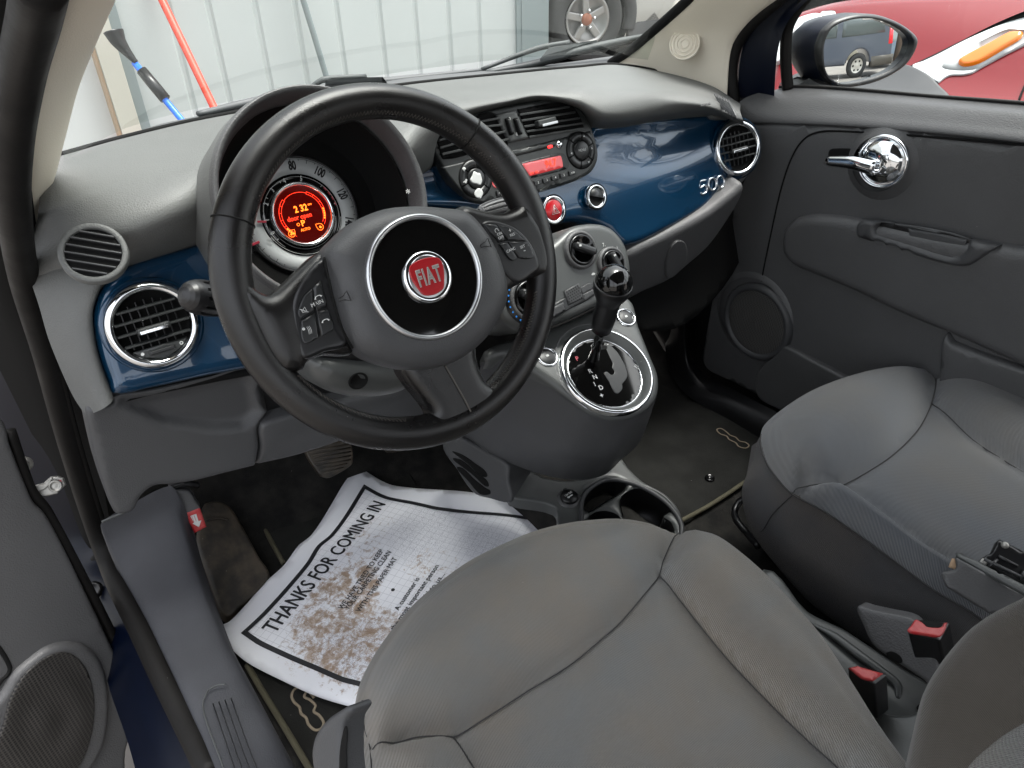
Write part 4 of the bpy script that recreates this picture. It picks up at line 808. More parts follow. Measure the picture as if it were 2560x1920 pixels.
BRD=[zA(*p) for p in ((1100,170),(1240,235),(1400,270),(1531,300))]+[(950,1098),(1077,1112),(1184,1129,'c'),(1188,1146),(1150,1300),(1040,1440),(900,1530)]+[zA(*p) for p in ((1080,1460),(950,1430),(750,1340),(560,1255),(420,1190),(315,1115),(450,990),(600,830),(730,670),(800,550),(880,480),(980,350))]
BRD[0]=BRD[0]+('c',)
k_=[i for i,q in enumerate(BRD) if abs(q[0]-521)<3][0]; BRD[k_]=tuple(BRD[k_])+('c',)
panel('sheet',PF,OUT,PM2,pp,h0=.004,r=0,e=0,depth=.0004,step=.014,hf=wav,fade=0)
panel('printed_area',PF,BRD,PM,pp,h0=.0046,r=0,e=0,depth=.0002,step=.012,hf=wav,fade=0)
bp_=[PF.px(p[0],p[1],.005) for p in BRD]; cc=cr([tuple(q)+(('c',) if len(p)>2 else ()) for q,p in zip(bp_,BRD)],True,6)
# border as a flat ribbon
ctr=np.mean(cc,axis=0); rows=[[],[]]
Lb=np.array(cc); tn_=np.roll(Lb,-1,0)-np.roll(Lb,1,0); tn_/=np.linalg.norm(tn_,axis=1)[:,None]+1e-9
ar=.5*np.sum(Lb[:,0]*np.roll(Lb[:,1],-1)-np.roll(Lb[:,0],-1)*Lb[:,1]); nn=np.stack([-tn_[:,1],tn_[:,0]],1)*(1 if ar>0 else -1)
PRN=mat('black_print',(.012,.013,.016),.5)
for off,rw in ((0,0),(.0085,1)):
    for q,n_ in zip(Lb,nn):
        a,b2=q+n_*off; rows[rw].append(tuple(PF.at(a,b2,.0056+wav(a,b2))))
grid_mesh('printed_border',rows,PRN,pp,closed=True)
def fit_text(s,A,B,hgt,mt,par,nm='lettering'):
    a=V(PF.px(*A,.005));b2=V(PF.px(*B,.005)); m=(a+b2)/2; d=b2-a
    cu=bpy.data.curves.new(nm,'FONT');cu.body=s;cu.size=1;cu.align_x='CENTER';cu.align_y='CENTER';cu.extrude=.0;cu.offset=0;cu.resolution_u=3
    t=bpy.data.objects.new(nm,cu);COL.objects.link(t);me=bpy.data.meshes.new_from_object(t,depsgraph=bpy.context.evaluated_depsgraph_get());bpy.data.objects.remove(t)
    xs=[v.co.x for v in me.vertices];wd=max(xs)-min(xs)
    me.transform(Matrix.Translation((m.x,m.y,.0057))@Matrix.Rotation(math.atan2(d.y,d.x),4,'Z')@Matrix.Diagonal((d.length/wd,hgt/.72,1,1)))
    bm=bmesh.new();bm.from_mesh(me);bmesh.ops.triangulate(bm,faces=bm.faces)
    bd=hgt*.022; g0=list(bm.verts)+list(bm.edges)+list(bm.faces)
    for dx,dy in ((bd*2,0),(bd,bd),(bd,-bd)):
        r_=bmesh.ops.duplicate(bm,geom=g0); bmesh.ops.translate(bm,vec=(dx,dy,dx*.02+dy*.01),verts=[v for v in r_['geom'] if isinstance(v,bmesh.types.BMVert)])
    bm.to_mesh(me);bm.free()
    for v in me.vertices: v.co.z+=wav(v.co.x,v.co.y)
    return link(nm,me,mt,par,PF.M,False)
fit_text('THANKS FOR COMING IN',(583,1368),(822,1088),.030,PRN,pp)
for s_,A,B in (('WE HAVE TRIED TO KEEP',(735,1316),(826,1195)),('YOUR CARPETING CLEAN',(748,1316),(843,1197)),('WITH THIS PAPER MAT',(773,1321),(855,1210))): fit_text(s_,A,B,.0100,PRN,pp)
fit_text('A customer is',(857,1322),(903,1252),.0100,PRN,pp);fit_text('the most important person',(848,1366),(945,1224),.0100,PRN,pp);fit_text('in the world to us...',(872,1358),(958,1243),.0100,PRN,pp)
x,y=PF.px(849,1275,.006);lathe('printed_dot',PF,[(1e-5,.0),(.0035,.0)],PRN,pp,cx=x,cy=y,h=.0056+wav(x,y),seg=16)
# ================= SEATS =================
z8=lambda x,y:(1434.4+.3516*x,1075.7+.3516*y)
zb=lambda x,y:(691.3+.3516*x,1075.7+.3516*y)
def seam(name,f,pts,hf,h0,par,r=.0008,dz=.0008,e=0):
    q=cr([f.px(a,b2,h0+.012) for a,b2 in pts],False,6); q_=np.array(q); zz=(hf(q_+[.003,0])+hf(q_-[.003,0])+hf(q_+[0,.003])+hf(q_-[0,.003]))/4; return tube(name,[f.at(a,b2,h0+e+z_+dz) for (a,b2),z_ in zip(q,zz)],r,THR,par,seg=6,n=1,smoothpath=False)
ds=thing('driver_seat','grey-brown cloth driver seat in the foreground, cushion and edge of its backrest','car seat',(-.32,-.4,0))
SF=Fr((-.3,-.3,.285),(0,.03,1))
OUTD=[(762,1700),(762,1560),(780,1470),(828,1385),(900,1300),(1000,1222),(1130,1158),(1230,1131),(1330,1123),(1400,1132),(1462,1156),(1530,1163),(1600,1203),(1680,1268),(1750,1347),(1805,1425),(1855,1500),(1905,1585),(1960,1660),(2020,1760),(1900,2100),(1400,2250),(800,2200),(762,1900)]
J1=(1423,1251);J0=(980,1597)
front=[(806,1700),(800,1617),(786,1568),(783,1515),(800,1450),(840,1392),(905,1312),(1000,1235),(1130,1170),(1230,1143),(1330,1136),(1400,1142),(1463,1160),(1433,1216),J1,(1387,1294),(1324,1364),(1219,1448),(1113,1515),(1043,1557),J0,(902,1600),(850,1610)]
mid=[J0,(1043,1557),(1113,1515),(1219,1448),(1324,1364),(1387,1294),J1,(1469,1304),(1505,1350),(1575,1434),(1681,1543),(1751,1610),(1804,1659),(1900,1760),(1700,2100),(1200,2100),(1080,1750),(1022,1659)]
right=[(1463,1160),(1540,1170),(1593,1200),(1681,1275),(1744,1342),(1786,1388),(1821,1437),(1863,1504),(1892,1549),(1934,1616),(1990,1700),(2000,1850),(1900,1760),(1804,1659),(1751,1610),(1681,1543),(1575,1434),(1505,1350),(1469,1304),J1,(1433,1216)]
left=[J0,(902,1600),(850,1610),(806,1622),(810,1700),(850,1950),(1200,2100),(1080,1750),(1022,1659)]
PD=Pillow(SF,[(front,.050,.085),(mid,.010,.045),(right,.052,.06),(left,.038,.05)],h=.012,extra=lambda Q:.0016*np.sin(Q[:,0]*22+Q[:,1]*46+2*np.sin(Q[:,0]*15))*np.exp(-((Q[:,0]+.02)/.10)**2)+.0012*np.sin(Q[:,0]*55-Q[:,1]*20))
SD1=[(1465,1153),(1433,1216),J1,(1387,1294),(1324,1364),(1219,1448),(1113,1515),(1043,1557),J0,(902,1600),(850,1610),(807,1626)]
SD2=[J1,(1469,1304),(1505,1350),(1575,1434),(1681,1543),(1751,1610),(1804,1659),(1880,1740)]
panel('cushion',SF,OUTD,FAB,ds,r=.030,e=.012,depth=.20,step=.0072,hf=PD,fade=.025,crease=[[SF.px(*q,.012) for q in l] for l in (SD1,SD2,[J0,(1022,1659),(1060,1720)])])
for nm,pts in (('cushion_seam',[(1465,1153),(1433,1216),J1,(1387,1294),(1324,1364),(1219,1448),(1113,1515),(1043,1557),J0,(902,1600),(850,1610),(807,1626)]),('cushion_seam',[J1,(1469,1304),(1505,1350),(1575,1434),(1681,1543),(1751,1610),(1804,1659),(1880,1740)]),('cushion_seam',[J0,(1022,1659),(1060,1720)]),('cushion_seam',[(806,1700),(800,1617),(786,1568),(783,1515)]),):
    seam(nm,SF,pts,PD,0,ds,e=.012)
SHF=Fr(w(715,1600,'x',-.57),(-.8,-.2,.55),(0,-1,0))
panel('side_shield',SHF,[(766,1527),(735,1536),(706,1558),(686,1589),(679,1624),(684,1670),(690,1750),(752,1750),(750,1640),(752,1560)],MID,ds,r=.008,e=.006,depth=.02)
panel('shield_gap',SHF,[(748,1570),(738,1595),(733,1640),(736,1740),(749,1740),(748,1620)],MBLACK,ds,h0=.0065,r=0,e=0,depth=.001)
# backrest bolster of the driver seat
BK=Fr((-.1,-.53,.45),(-.72,.42,.55),(.35,.9,0))
OB=[(1962,1665),(1975,1600),(2000,1502),(2040,1432),(2098,1364),(2150,1326),(2212,1294),(2320,1240),(2600,1240),(2700,1500),(2500,1800),(1960,1780)]
bb=panel('backrest',BK,OB,FABB,ds,r=.03,e=.02,depth=.10,step=.012)
panel('backrest_inner_panel',BK,[(2085,1665),(2150,1600),(2212,1560),(2330,1500),(2600,1400),(2640,1500),(2500,1760),(2050,1780)],FAB,ds,h0=.018,r=.01,e=.004,depth=.004,step=.015)
# passenger seat
ps=thing('passenger_seat','cool grey cloth passenger seat with darker ribbed side, brown wear stains along its seam','car seat',(.35,-.35,0))
TF=Fr((.35,-.25,.28),(0,.02,1))
top=[(1647,925),(1673,897),(1733,856),(1786,831),(1856,810),(1920,801),(1979,807),(2018,816),(2067,819),(2138,835),(2212,867),(2290,915),(2420,1060),(2480,1300),(2400,1500),(2250,1470),(2117,1338),(2015,1275),(1892,1183),(1786,1109),(1712,1069),(1675,1030),(1655,1000),(1643,960)]
K1=(2011,876);K0=(1814,1053)
pf=[(1647,925),(1673,897),(1733,856),(1786,831),(1856,810),(1920,801),(1979,807),(2020,817),(2011,876),(1983,930),(1927,986),(1856,1032),K0,(1768,1051),(1737,1056),(1712,1067),(1675,1030),(1655,1000),(1643,960)]
pm=[K0,(1856,1032),(1927,986),(1983,930),K1,(2102,954),(2212,1025),(2350,1110),(2420,1300),(2250,1330),(2120,1260),(2050,1216),(1997,1185),(1900,1110)]
pr=[(2020,817),(2067,819),(2138,835),(2212,867),(2290,915),(2400,1060),(2350,1110),(2212,1025),(2102,954),K1]
pl=[(1712,1067),(1737,1056),(1768,1051),K0,(1900,1110),(1997,1185),(2050,1216),(2120,1260),(2250,1330),(2300,1450),(2250,1470),(2117,1338),(2015,1275),(1892,1183),(1786,1109)]
PP=Pillow(TF,[(pf,.050,.09),(pm,.010,.045),(pr,.050,.08),(pl,.038,.05)],h=.012)
panel('cushion',TF,top,FAB2,ps,r=.022,e=.010,depth=.02,step=.009,hf=PP,fade=.02,crease=[[TF.px(*q,.010) for q in l] for l in ([(2020,818),(2011,876),(1983,930),(1927,986),(1856,1032),K0,(1768,1051),(1737,1056),(1712,1067)],[K1,(2102,954),(2212,1025),(2330,1100)],[K0,(1850,1080),(1900,1110),(1997,1185),(2050,1216),(2120,1260)])])
for pts in ([(2020,818),(2011,876),(1983,930),(1927,986),(1856,1032),K0,(1768,1051),(1737,1056),(1712,1067)],[K1,(2102,954),(2212,1025),(2330,1100)],[K0,(1850,1080),(1900,1110),(1997,1185),(2050,1216),(2120,1260)]): seam('cushion_seam',TF,pts,PP,0,ps,.001,dz=.0018,e=.010)
st=[(1645,940),(1643,962),(1655,1000),(1675,1030),(1712,1069),(1786,1109),(1892,1183),(2015,1275),(2117,1338),(2250,1470)]
r0=[TF.P(a,b2,-.0) for a,b2 in st]
bt2=[(1626,968,.20),(1617,1030,.17),(1618,1090,.14),(1627,1150,.12),(1663,1204,.11),(1751,1303,.11),(1850,1375,.11),(1960,1440,.11),(2060,1500,.11),(2200,1600,.11)]
r2=[w(a,b2,'z',z_) for a,b2,z_ in bt2]
r1=[V(a)*.5+V(c_)*.5+V((-.022,.012,.0)) for a,c_ in zip(r0,r2)]; r1[0]=(V(r0[0])+V(r2[0]))/2; r1[1]=(V(r0[1])+V(r2[1]))/2+V((-.004,.0,0))
r00=[V(a)+V((.02,-.0,.008)) for a in r0]
patch('cushion_side',[r00,[V(a)+V((-.001,0,.0)) for a in r0],r1,r2,[V(a)+V((.05,-.03,-.02)) for a in r2]],FABS,ps,nu=60,nv=6)
tube('side_seam',[V(a)+V((-.001,.0005,.0015)) for a in r0],.0012,THR,ps,seg=6)
q=[V(a)*.97 for a in ()] 
tube('side_seam',[r0[4]+V((-.001,0,0)),(r1[4]+r0[4])/2+V((-.008,.004,0)),r1[4]*1.0+V((-.004,.002,0)),r2[3]],.001,THR,ps,seg=6)
SP_=Fr(w(1960,1400,'x',.06),(-.85,-.1,.5),(0,-1,0))
panel('seat_side_trim',SP_,[z8(*p) for p in ((1190,668),(1260,680),(1350,700),(1530,745),(1600,840),(1640,900),(1700,1100),(1652,1160),(1590,1110),(1440,1012),(1290,905),(1225,780))],DARK,ps,r=.006,e=.004,depth=.03)
panel('trim_hole',SP_,[z8(*p) for p in ((1365,960),(1380,945),(1410,945),(1450,970),(1465,1000),(1450,1015),(1400,995))],MBLACK,ps,h0=.0045,r=0,e=0,depth=.001)
tube('adjuster_bar',[w(1625,1068,'z',.12),w(1600,1082,'z',.10),w(1587,1103,'z',.09),w(1592,1125,'z',.09),w(1612,1150,'z',.09),w(1638,1180,'z',.10)],.0065,BLACK,ps,seg=12)
prism('seat_rail',[w(1640,1190,'z',.09),w(1665,1180,'z',.09),w(1900,1385,'z',.09),w(1870,1400,'z',.09)],[w(1640,1190,'z',.01),w(1665,1180,'z',.01),w(1900,1385,'z',.01),w(1870,1400,'z',.01)],MBLACK,ps,bev=0)
# seat belt buckles
def buckle(label,tops,bots,red,hole=None,zt=.3,k='x',v=.0):
    pass
b1=thing('seat_belt_buckle','black seat belt buckle with red button, lower one beside the driver cushion','seat belt buckle',w(1880,1500,'z',.24))
t=[w(a,b2,'z',.285) for a,b2 in ((1829,1441),(1852,1437),(1917,1456),(1888,1478))]
bo=[w(a,b2,'z',.285)+V((.01,.0,0)) for a,b2 in ()]
dn=w(1893,1538,'y',t[3].y-.01)-t[3]
prism('buckle_body',t,[q_+dn*1.3+V((0,0,0)) for q_ in t],BLACK,b1,bev=.0025)
B1=Fr(t[3],(t[1]-t[0]).cross(t[3]-t[0]) if (t[1]-t[0]).cross(t[3]-t[0]).z>0 else -((t[1]-t[0]).cross(t[3]-t[0])),(1,0,0))
panel('red_button',B1,[(1834,1443,'c'),(1852,1439,'c'),(1908,1455,'c'),(1886,1471,'c'),(1862,1466)],REDP,b1,h0=.0005,r=.002,e=.002,depth=.001)
b2_=thing('seat_belt_buckle','black seat belt buckle with red button, upper one beside the passenger seat','seat belt buckle',w(2010,1400,'z',.27))
t=[w(a,b2,'z',.33) for a,b2 in ((1959,1366),(1974,1337),(2052,1343),(2030,1383))]
dn=w(2043,1440,'y',t[3].y-.012)-t[3]
prism('buckle_body',t,[q_+dn*1.5 for q_ in t],BLACK,b2_,bev=.003)
n_=(t[1]-t[0]).cross(t[3]-t[0]); n_=n_ if n_.z>0 else -n_
B2=Fr(t[3],n_,(1,0,0))
r4=lambda x,y:(1901+.15625*x,1123.3+.15625*y)
panel('red_button',B2,[r4(*p) for p in ((390,1540),(430,1460),(490,1380),(540,1400),(600,1440),(640,1480),(800,1495),(860,1470),(880,1430),(930,1425),(830,1610),(600,1590))],REDP,b2_,h0=.0005,r=.002,e=.002,depth=.001)
panel('buckle_slot',B2,[r4(*p) for p in ((550,1385),(870,1412),(860,1450),(800,1490),(640,1478),(600,1435))],MBLACK,b2_,h0=.0012,r=0,e=0,depth=.001)
# broken trim piece lying on the passenger seat
bt3=thing('broken_trim_piece','broken black plastic trim piece with ribbed inner side lying on the passenger seat','broken trim',w(2100,1260,'z',.33))
F1=Fr(w(2120,1270,'z',.335),(-.62,-.30,.72),(.5,-.85,0))
panel('front_face',F1,[r4(*p)+('c',) for p in ((848,750),(885,718),(1045,682),(1060,640),(1045,512),(1991,1025),(2500,1290),(2300,1500),(1500,1282),(930,930))],DARK,bt3,r=.002,depth=.006)
F2=Fr(F1.P(2120,1240,.002),(-.25,.15,.95),(.5,-.85,0))
panel('top_edge',F2,[r4(*p)+('c',) for p in ((1045,505),(1050,455),(1120,452),(1370,580),(1600,705),(1640,745),(1700,748),(2000,900),(2500,1160),(2500,1290),(1991,1020))],CONS,bt3,r=.001,depth=.004)
F3=Fr(F2.P(2190,1210,-.01),(-.5,-.35,.8),(.5,-.85,0))
panel('ribbed_shell',F3,[r4(*p)+('c',) for p in ((1655,268),(1990,440),(2500,700),(2500,1150),(1990,905),(1640,735),(1380,575),(1460,490),(1540,460),(1610,310))],BLACK,bt3,r=.002,depth=.006)
for A,B in (((1440,540),(1960,790)),((1620,545),(1500,660)),((2000,700),(1930,840)),((1640,500),(1900,640))): tube('shell_rib',[F3.P(*r4(*A),.004),F3.P(*r4(*B),.004)],.0022,MID if A[0]==1440 else BLACK,bt3,seg=8,n=1,smoothpath=False)
x,y=F3.px(*r4(1735,345),.004);lathe('clip_stud',F3,domeprof(.0045,.005),ALU,bt3,cx=x,cy=y,h=.002,seg=16)
panel('metal_clip',F3,[r4(*p)+('c',) for p in ((1370,580),(1420,525),(1510,570),(1460,640))],ALU,bt3,h0=.003,r=.001,depth=.002)
panel('wood_chip',F1,[r4(*p)+('c',) for p in ((950,650),(1000,530),(1040,535),(1060,640),(1035,680))],mat('torn_foam',(.35,.24,.15),.8,bump=('noise',200,.4)),bt3,h0=-.004,r=.001,depth=.003)
# ================= BODY SIDES =================
body=thing('car_body','dark blue car body frame with ivory pillar trims, sills and black door seals','car body',(-.72,.3,0))
def fp(*L): return [w(*q) for q in L]
# ivory pillar left
Lf=[w(135,-60,'y',-.02),w(120,0,'y',.03),w(84,123,'y',.12),w(63,239,'y',.22),w(50,268,'y',.25),w(47,316,'y',.29),w(49,422,'y',.37),w(70,534,'y',.42),w(97,640,'y',.44)]
Rt=[w(275,-60,'y',-.00),w(250,0,'y',.05),w(211,88,'y',.15),w(169,193,'y',.27),w(141,299,'y',.36),w(123,369,'y',.40),w(104,440,'y',.43),w(101,520,'y',.44),w(107,570,'y',.45)]
Mm=[(a+b2)/2+(C-a).normalized()*.02 for a,b2 in zip(Lf,Rt)]
patch('pillar_trim',[[a+V((-.0,.04,0)) for a in Lf],Lf,Mm,Rt,[a+V((.0,.05,0)) for a in Rt]],IVORY,body,nu=30,nv=6)
# ivory pillar right
Ra=[w(1690,-60,'x',.56),w(1630,0,'x',.56),w(1560,40,'x',.56),w(1500,95,'x',.565),w(1440,118,'x',.565),w(1340,141,'y',.56)]
z3=lambda x,y:(1434.4+.3516*x,.3516*y)
u=[w(1530,-35,'x',.505),w(1500,0,'x',.515),w(1412,78,'x',.535),w(1370,112,'x',.54),w(1330,138,'x',.545)]
d_=[w(1745,-35,'x',.60),w(1676,0,'x',.605),w(1612,52,'x',.61),w(1578,105,'x',.615),w(1568,215,'x',.62)]
m_=[w(1640,-35,'x',.56),w(1590,0,'x',.56),w(1520,70,'x',.575),w(1490,120,'x',.58),w(1440,185,'x',.58)]
patch('pillar_trim',[[a+V((.01,.03,0)) for a in u],u,m_,d_,[a+V((.01,.02,0)) for a in d_]],IVORY,body,nu=30,nv=6)
GR=Fr(w(1481,94,'x',.575),(-.8,-.52,.3),(0,-1,0))
GR=Fr(w(1481,94,'x',.567)+V((-.012,-.008,.002)),(-.82,-.5,.28),(0,-1,0))
for rr in (.008,.015,.022,.0285): lathe('tweeter_ring',GR,ringprof(rr,.0017,8),IVORY,body,seg=40)
lathe('tweeter_plate',GR,[(1e-5,.0),(.0295,.0),(.031,-.003)],IVORY,body,seg=40)
# right door opening: seal, blue frame, window rubber
def strip(nm,pts,r,m,flat=1): return tube(nm,pts,r,m,body,flat=flat)
strip('door_seal',[w(1722,-40,'x',.615),w(1680,0,'x',.62),w(1625,48,'x',.625),w(1592,95,'x',.63),w(1580,150,'x',.632),w(1583,208,'x',.635),w(1600,300,'x',.65)],.013,RUB)
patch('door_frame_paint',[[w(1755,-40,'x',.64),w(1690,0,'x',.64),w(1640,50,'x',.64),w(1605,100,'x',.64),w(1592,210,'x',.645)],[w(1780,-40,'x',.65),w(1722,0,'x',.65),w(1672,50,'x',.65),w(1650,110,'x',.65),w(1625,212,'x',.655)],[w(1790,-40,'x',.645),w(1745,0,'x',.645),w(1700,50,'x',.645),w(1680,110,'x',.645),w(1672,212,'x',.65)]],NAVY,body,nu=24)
# left: seal, paint, sill
seal=[w(88,-40,'y',-.03),w(74,40,'y',.02),w(48,150,'y',.08),w(28,290,'y',.15),w(26,420,'y',.22),w(52,600,'y',.35),w(98,760,'y',.44),w(140,920,'y',.48),w(182,1060,'y',.49),w(222,1180,'y',.48)]
seal+= [w(258,1270,'z',.14),w(305,1365,'z',.13),w(350,1460,'z',.125),w(400,1560,'z',.12),w(460,1680,'z',.12)]
strip('door_seal',seal,.0165,RUB)
s2=[p+V((-.02,-.012,-.004)) for p in seal[:11]]; strip('door_seal_lip',[p+V((.012,-.010,.004)) for p in seal],.0045,RUB)
# inner black edge filling beside the pillar trim
patch('seal_flange',[fp((-160,-40,'y',.1),(-160,150,'y',.2),(-160,300,'y',.3),(-160,420,'y',.4),(-100,600,'y',.5),(-20,760,'y',.56),(60,920,'y',.58),(130,1060,'y',.59),(190,1200,'y',.56)),[w(20,-40,'y',.05),w(10,150,'y',.15),w(0,300,'y',.25),w(0,420,'y',.3),w(20,600,'y',.42),w(60,760,'y',.5),w(110,920,'y',.54),w(150,1060,'y',.56),w(200,1200,'y',.54)],[w(135,-40,'y',.06),w(90,150,'y',.17),w(60,300,'y',.27),w(70,420,'y',.34),w(95,600,'y',.45),w(112,700,'y',.47),w(188,900,'y',.50),w(225,1060,'y',.52),w(250,1200,'y',.52)]],MBLACK,body,nu=40,nv=3)
pa=[w(60,420,'y',.30),w(70,600,'y',.42),w(110,760,'y',.50),w(150,920,'y',.54),w(195,1060,'y',.55),w(235,1180,'y',.53),w(262,1260,'z',.11),w(300,1350,'z',.105),w(350,1460,'z',.10),w(400,1570,'z',.10),w(450,1690,'z',.10)]
pb=[w(-160,300,'y',.60),w(-160,600,'y',.66),w(-160,760,'y',.7),w(-130,900,'y',.7),w(-60,1060,'y',.68),w(60,1200,'y',.62),w(140,1290,'z',.04),w(210,1400,'z',.03),w(240,1500,'z',.02),w(275,1600,'z',.02),w(300,1690,'z',.02)]
pmid=[(a+b2)/2+V((0,-.012,.012)) for a,b2 in zip(pa,pb)]
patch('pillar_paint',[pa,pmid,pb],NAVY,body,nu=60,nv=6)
for o1 in (0,1):
    strip('sill_line',[w(292+o1*22,1500,'z',.035),w(312+o1*26,1580,'z',.035),w(345+o1*27,1690,'z',.035)],.0016,mat('copper_line%d'%o1,(.12,.06,.035),.5))
x0=Fr(w(212,1215,'y',.52),(-.3,-.9,.2)); lathe('grommet',x0,[(1e-5,.004),(.009,.004),(.012,0)],RUB,body,seg=20,sy=1.4)
x0=Fr(w(200,1275,'z',.10),(0,-.5,.9)); lathe('grommet',x0,[(1e-5,.001),(.009,.003),(.013,.004),(.016,-.002)],BLACK,body,seg=20)
# sill trim (grey scuff plate running up into the kick panel)
so=[w(220,1128,'z',.23),w(240,1180,'z',.19),w(268,1240,'z',.160),w(318,1330,'z',.145),w(362,1420,'z',.140),w(405,1510,'z',.138),w(445,1600,'z',.136),w(480,1690,'z',.136)]
si=[w(365,1050,'z',.26),w(380,1110,'z',.21),w(405,1190,'z',.170),w(440,1290,'z',.150),w(475,1375,'z',.140),w(520,1460,'z',.135),w(572,1560,'z',.13),w(640,1690,'z',.13)]
sm=[(a+b2)/2+V((0,0,.004)) for a,b2 in zip(so,si)]
SILL=mat('scuffed_sill_plastic',(.034,.035,.040),.62,spec=.35,bump=('grain',500,.2),var=.25,vscale=14,specks=.12)
sd=[a+V((.012,-.004,-.10)) for a in si]
so0=[a+V((-.006,0,-.02)) for a in so]
patch('sill_trim',[so0,so,sm,si,[a+V((.008,-.003,-.02)) for a in si],sd],SILL,body,nu=60,nv=6)
tube('trim_edge',[w(221,1127,'z',.233),w(246,1116,'z',.24),w(270,1106,'z',.245)],.0022,CONS,body)
for pts in ([(450,1490),(438,1520),(450,1570),(480,1650),(500,1720)],[(450,1490),(470,1480),(488,1478)]):
    tube('tread_line',[w(a,b2,'z',.1475) for a,b2 in pts],.0011,CONS,body,seg=6)
for k in range(4): tube('tread_groove',[w(456+k*13+4,1520-k*4,'z',.148),w(490+k*15,1610,'z',.148),w(520+k*17,1700,'z',.147)],.0008,BLACK,body,seg=6)
# right sill
patch('sill_trim',[[w(1486,585,'x',.635),w(1492,764,'x',.635),w(1522,808,'x',.63),w(1575,836,'x',.62),w(1700,902,'x',.60),w(1850,980,'x',.6)],[w(1478,590,'x',.60),w(1480,775,'x',.60),w(1512,830,'x',.59),w(1570,862,'x',.58),w(1700,935,'x',.57),w(1850,1010,'x',.57)],[w(1440,600,'z',.1),w(1440,780,'z',.02),w(1480,850,'z',.01),w(1560,900,'z',.01),w(1680,970,'z',.01),w(1850,1070,'z',.01)]],BLACK,body,nu=40,nv=4)
# roof and headliner (unseen, above the frame; added to shade the cabin)
prism('roof',[V(p) for p in ((-.53,.02,1.31),(.53,.02,1.31),(.52,-1.9,1.36),(-.52,-1.9,1.36))],[V(p) for p in ((-.53,.02,1.28),(.53,.02,1.28),(.52,-1.9,1.33),(-.52,-1.9,1.33))],HEAD,body,bev=.005)
prism('shade_cant_rail',[V(p) for p in ((.50,.0,1.31),(.62,.0,1.29),(.62,-1.9,1.33),(.50,-1.9,1.34))],[V(p) for p in ((.57,.0,1.20),(.64,.0,1.17),(.64,-1.9,1.2),(.57,-1.9,1.22))],HEAD,body,bev=.01)  # unseen rail, added to keep bright sky out of glossy reflections
prism('shade_cant_rail',[V(p) for p in ((-.61,.0,1.29),(-.50,.0,1.31),(-.50,-1.9,1.34),(-.61,-1.9,1.33))],[V(p) for p in ((-.62,.0,1.20),(-.56,.0,1.22),(-.56,-1.9,1.24),(-.62,-1.9,1.23))],HEAD,body,bev=.01)  # unseen rail, added to cut sky reflections and some sun from the left
prism('rear_wall',[V(p) for p in ((-.66,-1.5,.9),(.66,-1.5,.9),(.66,-1.55,.9),(-.66,-1.55,.9))],[V(p) for p in ((-.66,-1.4,-.1),(.66,-1.4,-.1),(.66,-1.45,-.1),(-.66,-1.45,-.1))],DARK,body,bev=.005)
grid_mesh('kick_fill',[[(-.72,.67,-.05),(-.5,.67,-.05)],[(-.72,.67,.72),(-.5,.67,.72)]],MBLACK,body)
# windscreen
base_=[V(p)+V((0,.01,.012)) for p in (rowA[1],rowA[2],rowA[3],rowA[5],rowA[7],rowA[8])]; 
basew=[V((-.56,.50,.765)),V((-.45,.585,.775)),V((-.25,.635,.778)),V((0,.65,.778)),V((.25,.64,.775)),V((.45,.60,.765)),V((.56,.54,.75))]
topw=[V((-.50,-.0,1.27)),V((-.4,.01,1.285)),V((-.2,.02,1.295)),V((0,.022,1.30)),V((.2,.02,1.295)),V((.4,.01,1.285)),V((.50,0,1.27))]
mw=[(a+b2)/2+V((0,.03,.03)) for a,b2 in zip(basew,topw)]
WS=glassmat('windscreen_glass',(.92,.955,.93),.16)
patch('windscreen',[basew,mw,topw],WS,body,nu=30,nv=8)
# black frit band at the base of the windscreen
tube('screen_frit',[V(p)+V((0,.006,-.001)) for p in rowA[1:14]],.0045,MBLACK,body)
tube('screen_edge',[p+V((-.002,.014,.0)) for p in u],.0095,MBLACK,body)
# cowl behind glass
ck=thing('windscreen_cowl','grey plastic cowl strip along the foot of the windscreen outside','cowl',(0,.7,.75))
cu=[w(150,345,'y',.72),w(262,302,'y',.74),w(300,284,'y',.78),w(345,268,'y',.82),w(480,240,'y',.86),w(640,205,'y',.88),w(860,166,'y',.88),w(1050,148,'y',.86),w(1180,140,'y',.80),w(1330,120,'y',.74)]
cl_=[p+V((0,-.16,-.05)) for p in cu]; cf=[p+V((0,.05,-.12)) for p in cu]
CW=mat('weathered_cowl_plastic',(.05,.056,.056),.6,bump=('noise',200,.1))
patch('cowl_strip',[cf,cu,cl_],mat('cowl_plastic',(.05,.055,.055),.6),ck,nu=50,nv=4)
# wipers
def wiper(label,blade,arm,mount,tip=None):
    o=thing('wiper',label,'wiper',blade[0],group=None)
    tube('blade',blade,[.006,.009,.010,.010,.009,.005],CW,o,flat=.8)
    tube('blade_rubber',[p+V((0,0,-.008)) for p in blade],.003,BLACK,o)
    tube('arm',arm,[.004,.006,.006],BLACK if False else CW,o)
    prism('mount',[p+V((0,0,.004)) for p in mount],[p+V((0,0,-.006)) for p in mount],CW,o,bev=.003)
    return o
bl=[w(428,246,'y',.80),w(520,225,'y',.84),w(640,200,'y',.86),w(760,182,'y',.86),w(860,172,'y',.86),w(1050,150,'y',.84)]
wiper('left wiper blade lying flat along the cowl',bl,[w(668,190,'y',.84),w(700,172,'y',.83),w(790,166,'y',.83)],[w(700,186,'y',.82),w(715,170,'y',.82),w(828,168,'y',.82),w(838,182,'y',.82)])
bl=[w(1050,156,'y',.83),w(1160,135,'y',.80),w(1240,112,'y',.76),w(1300,98,'y',.73),w(1350,87,'y',.70),w(1397,76,'y',.67)]
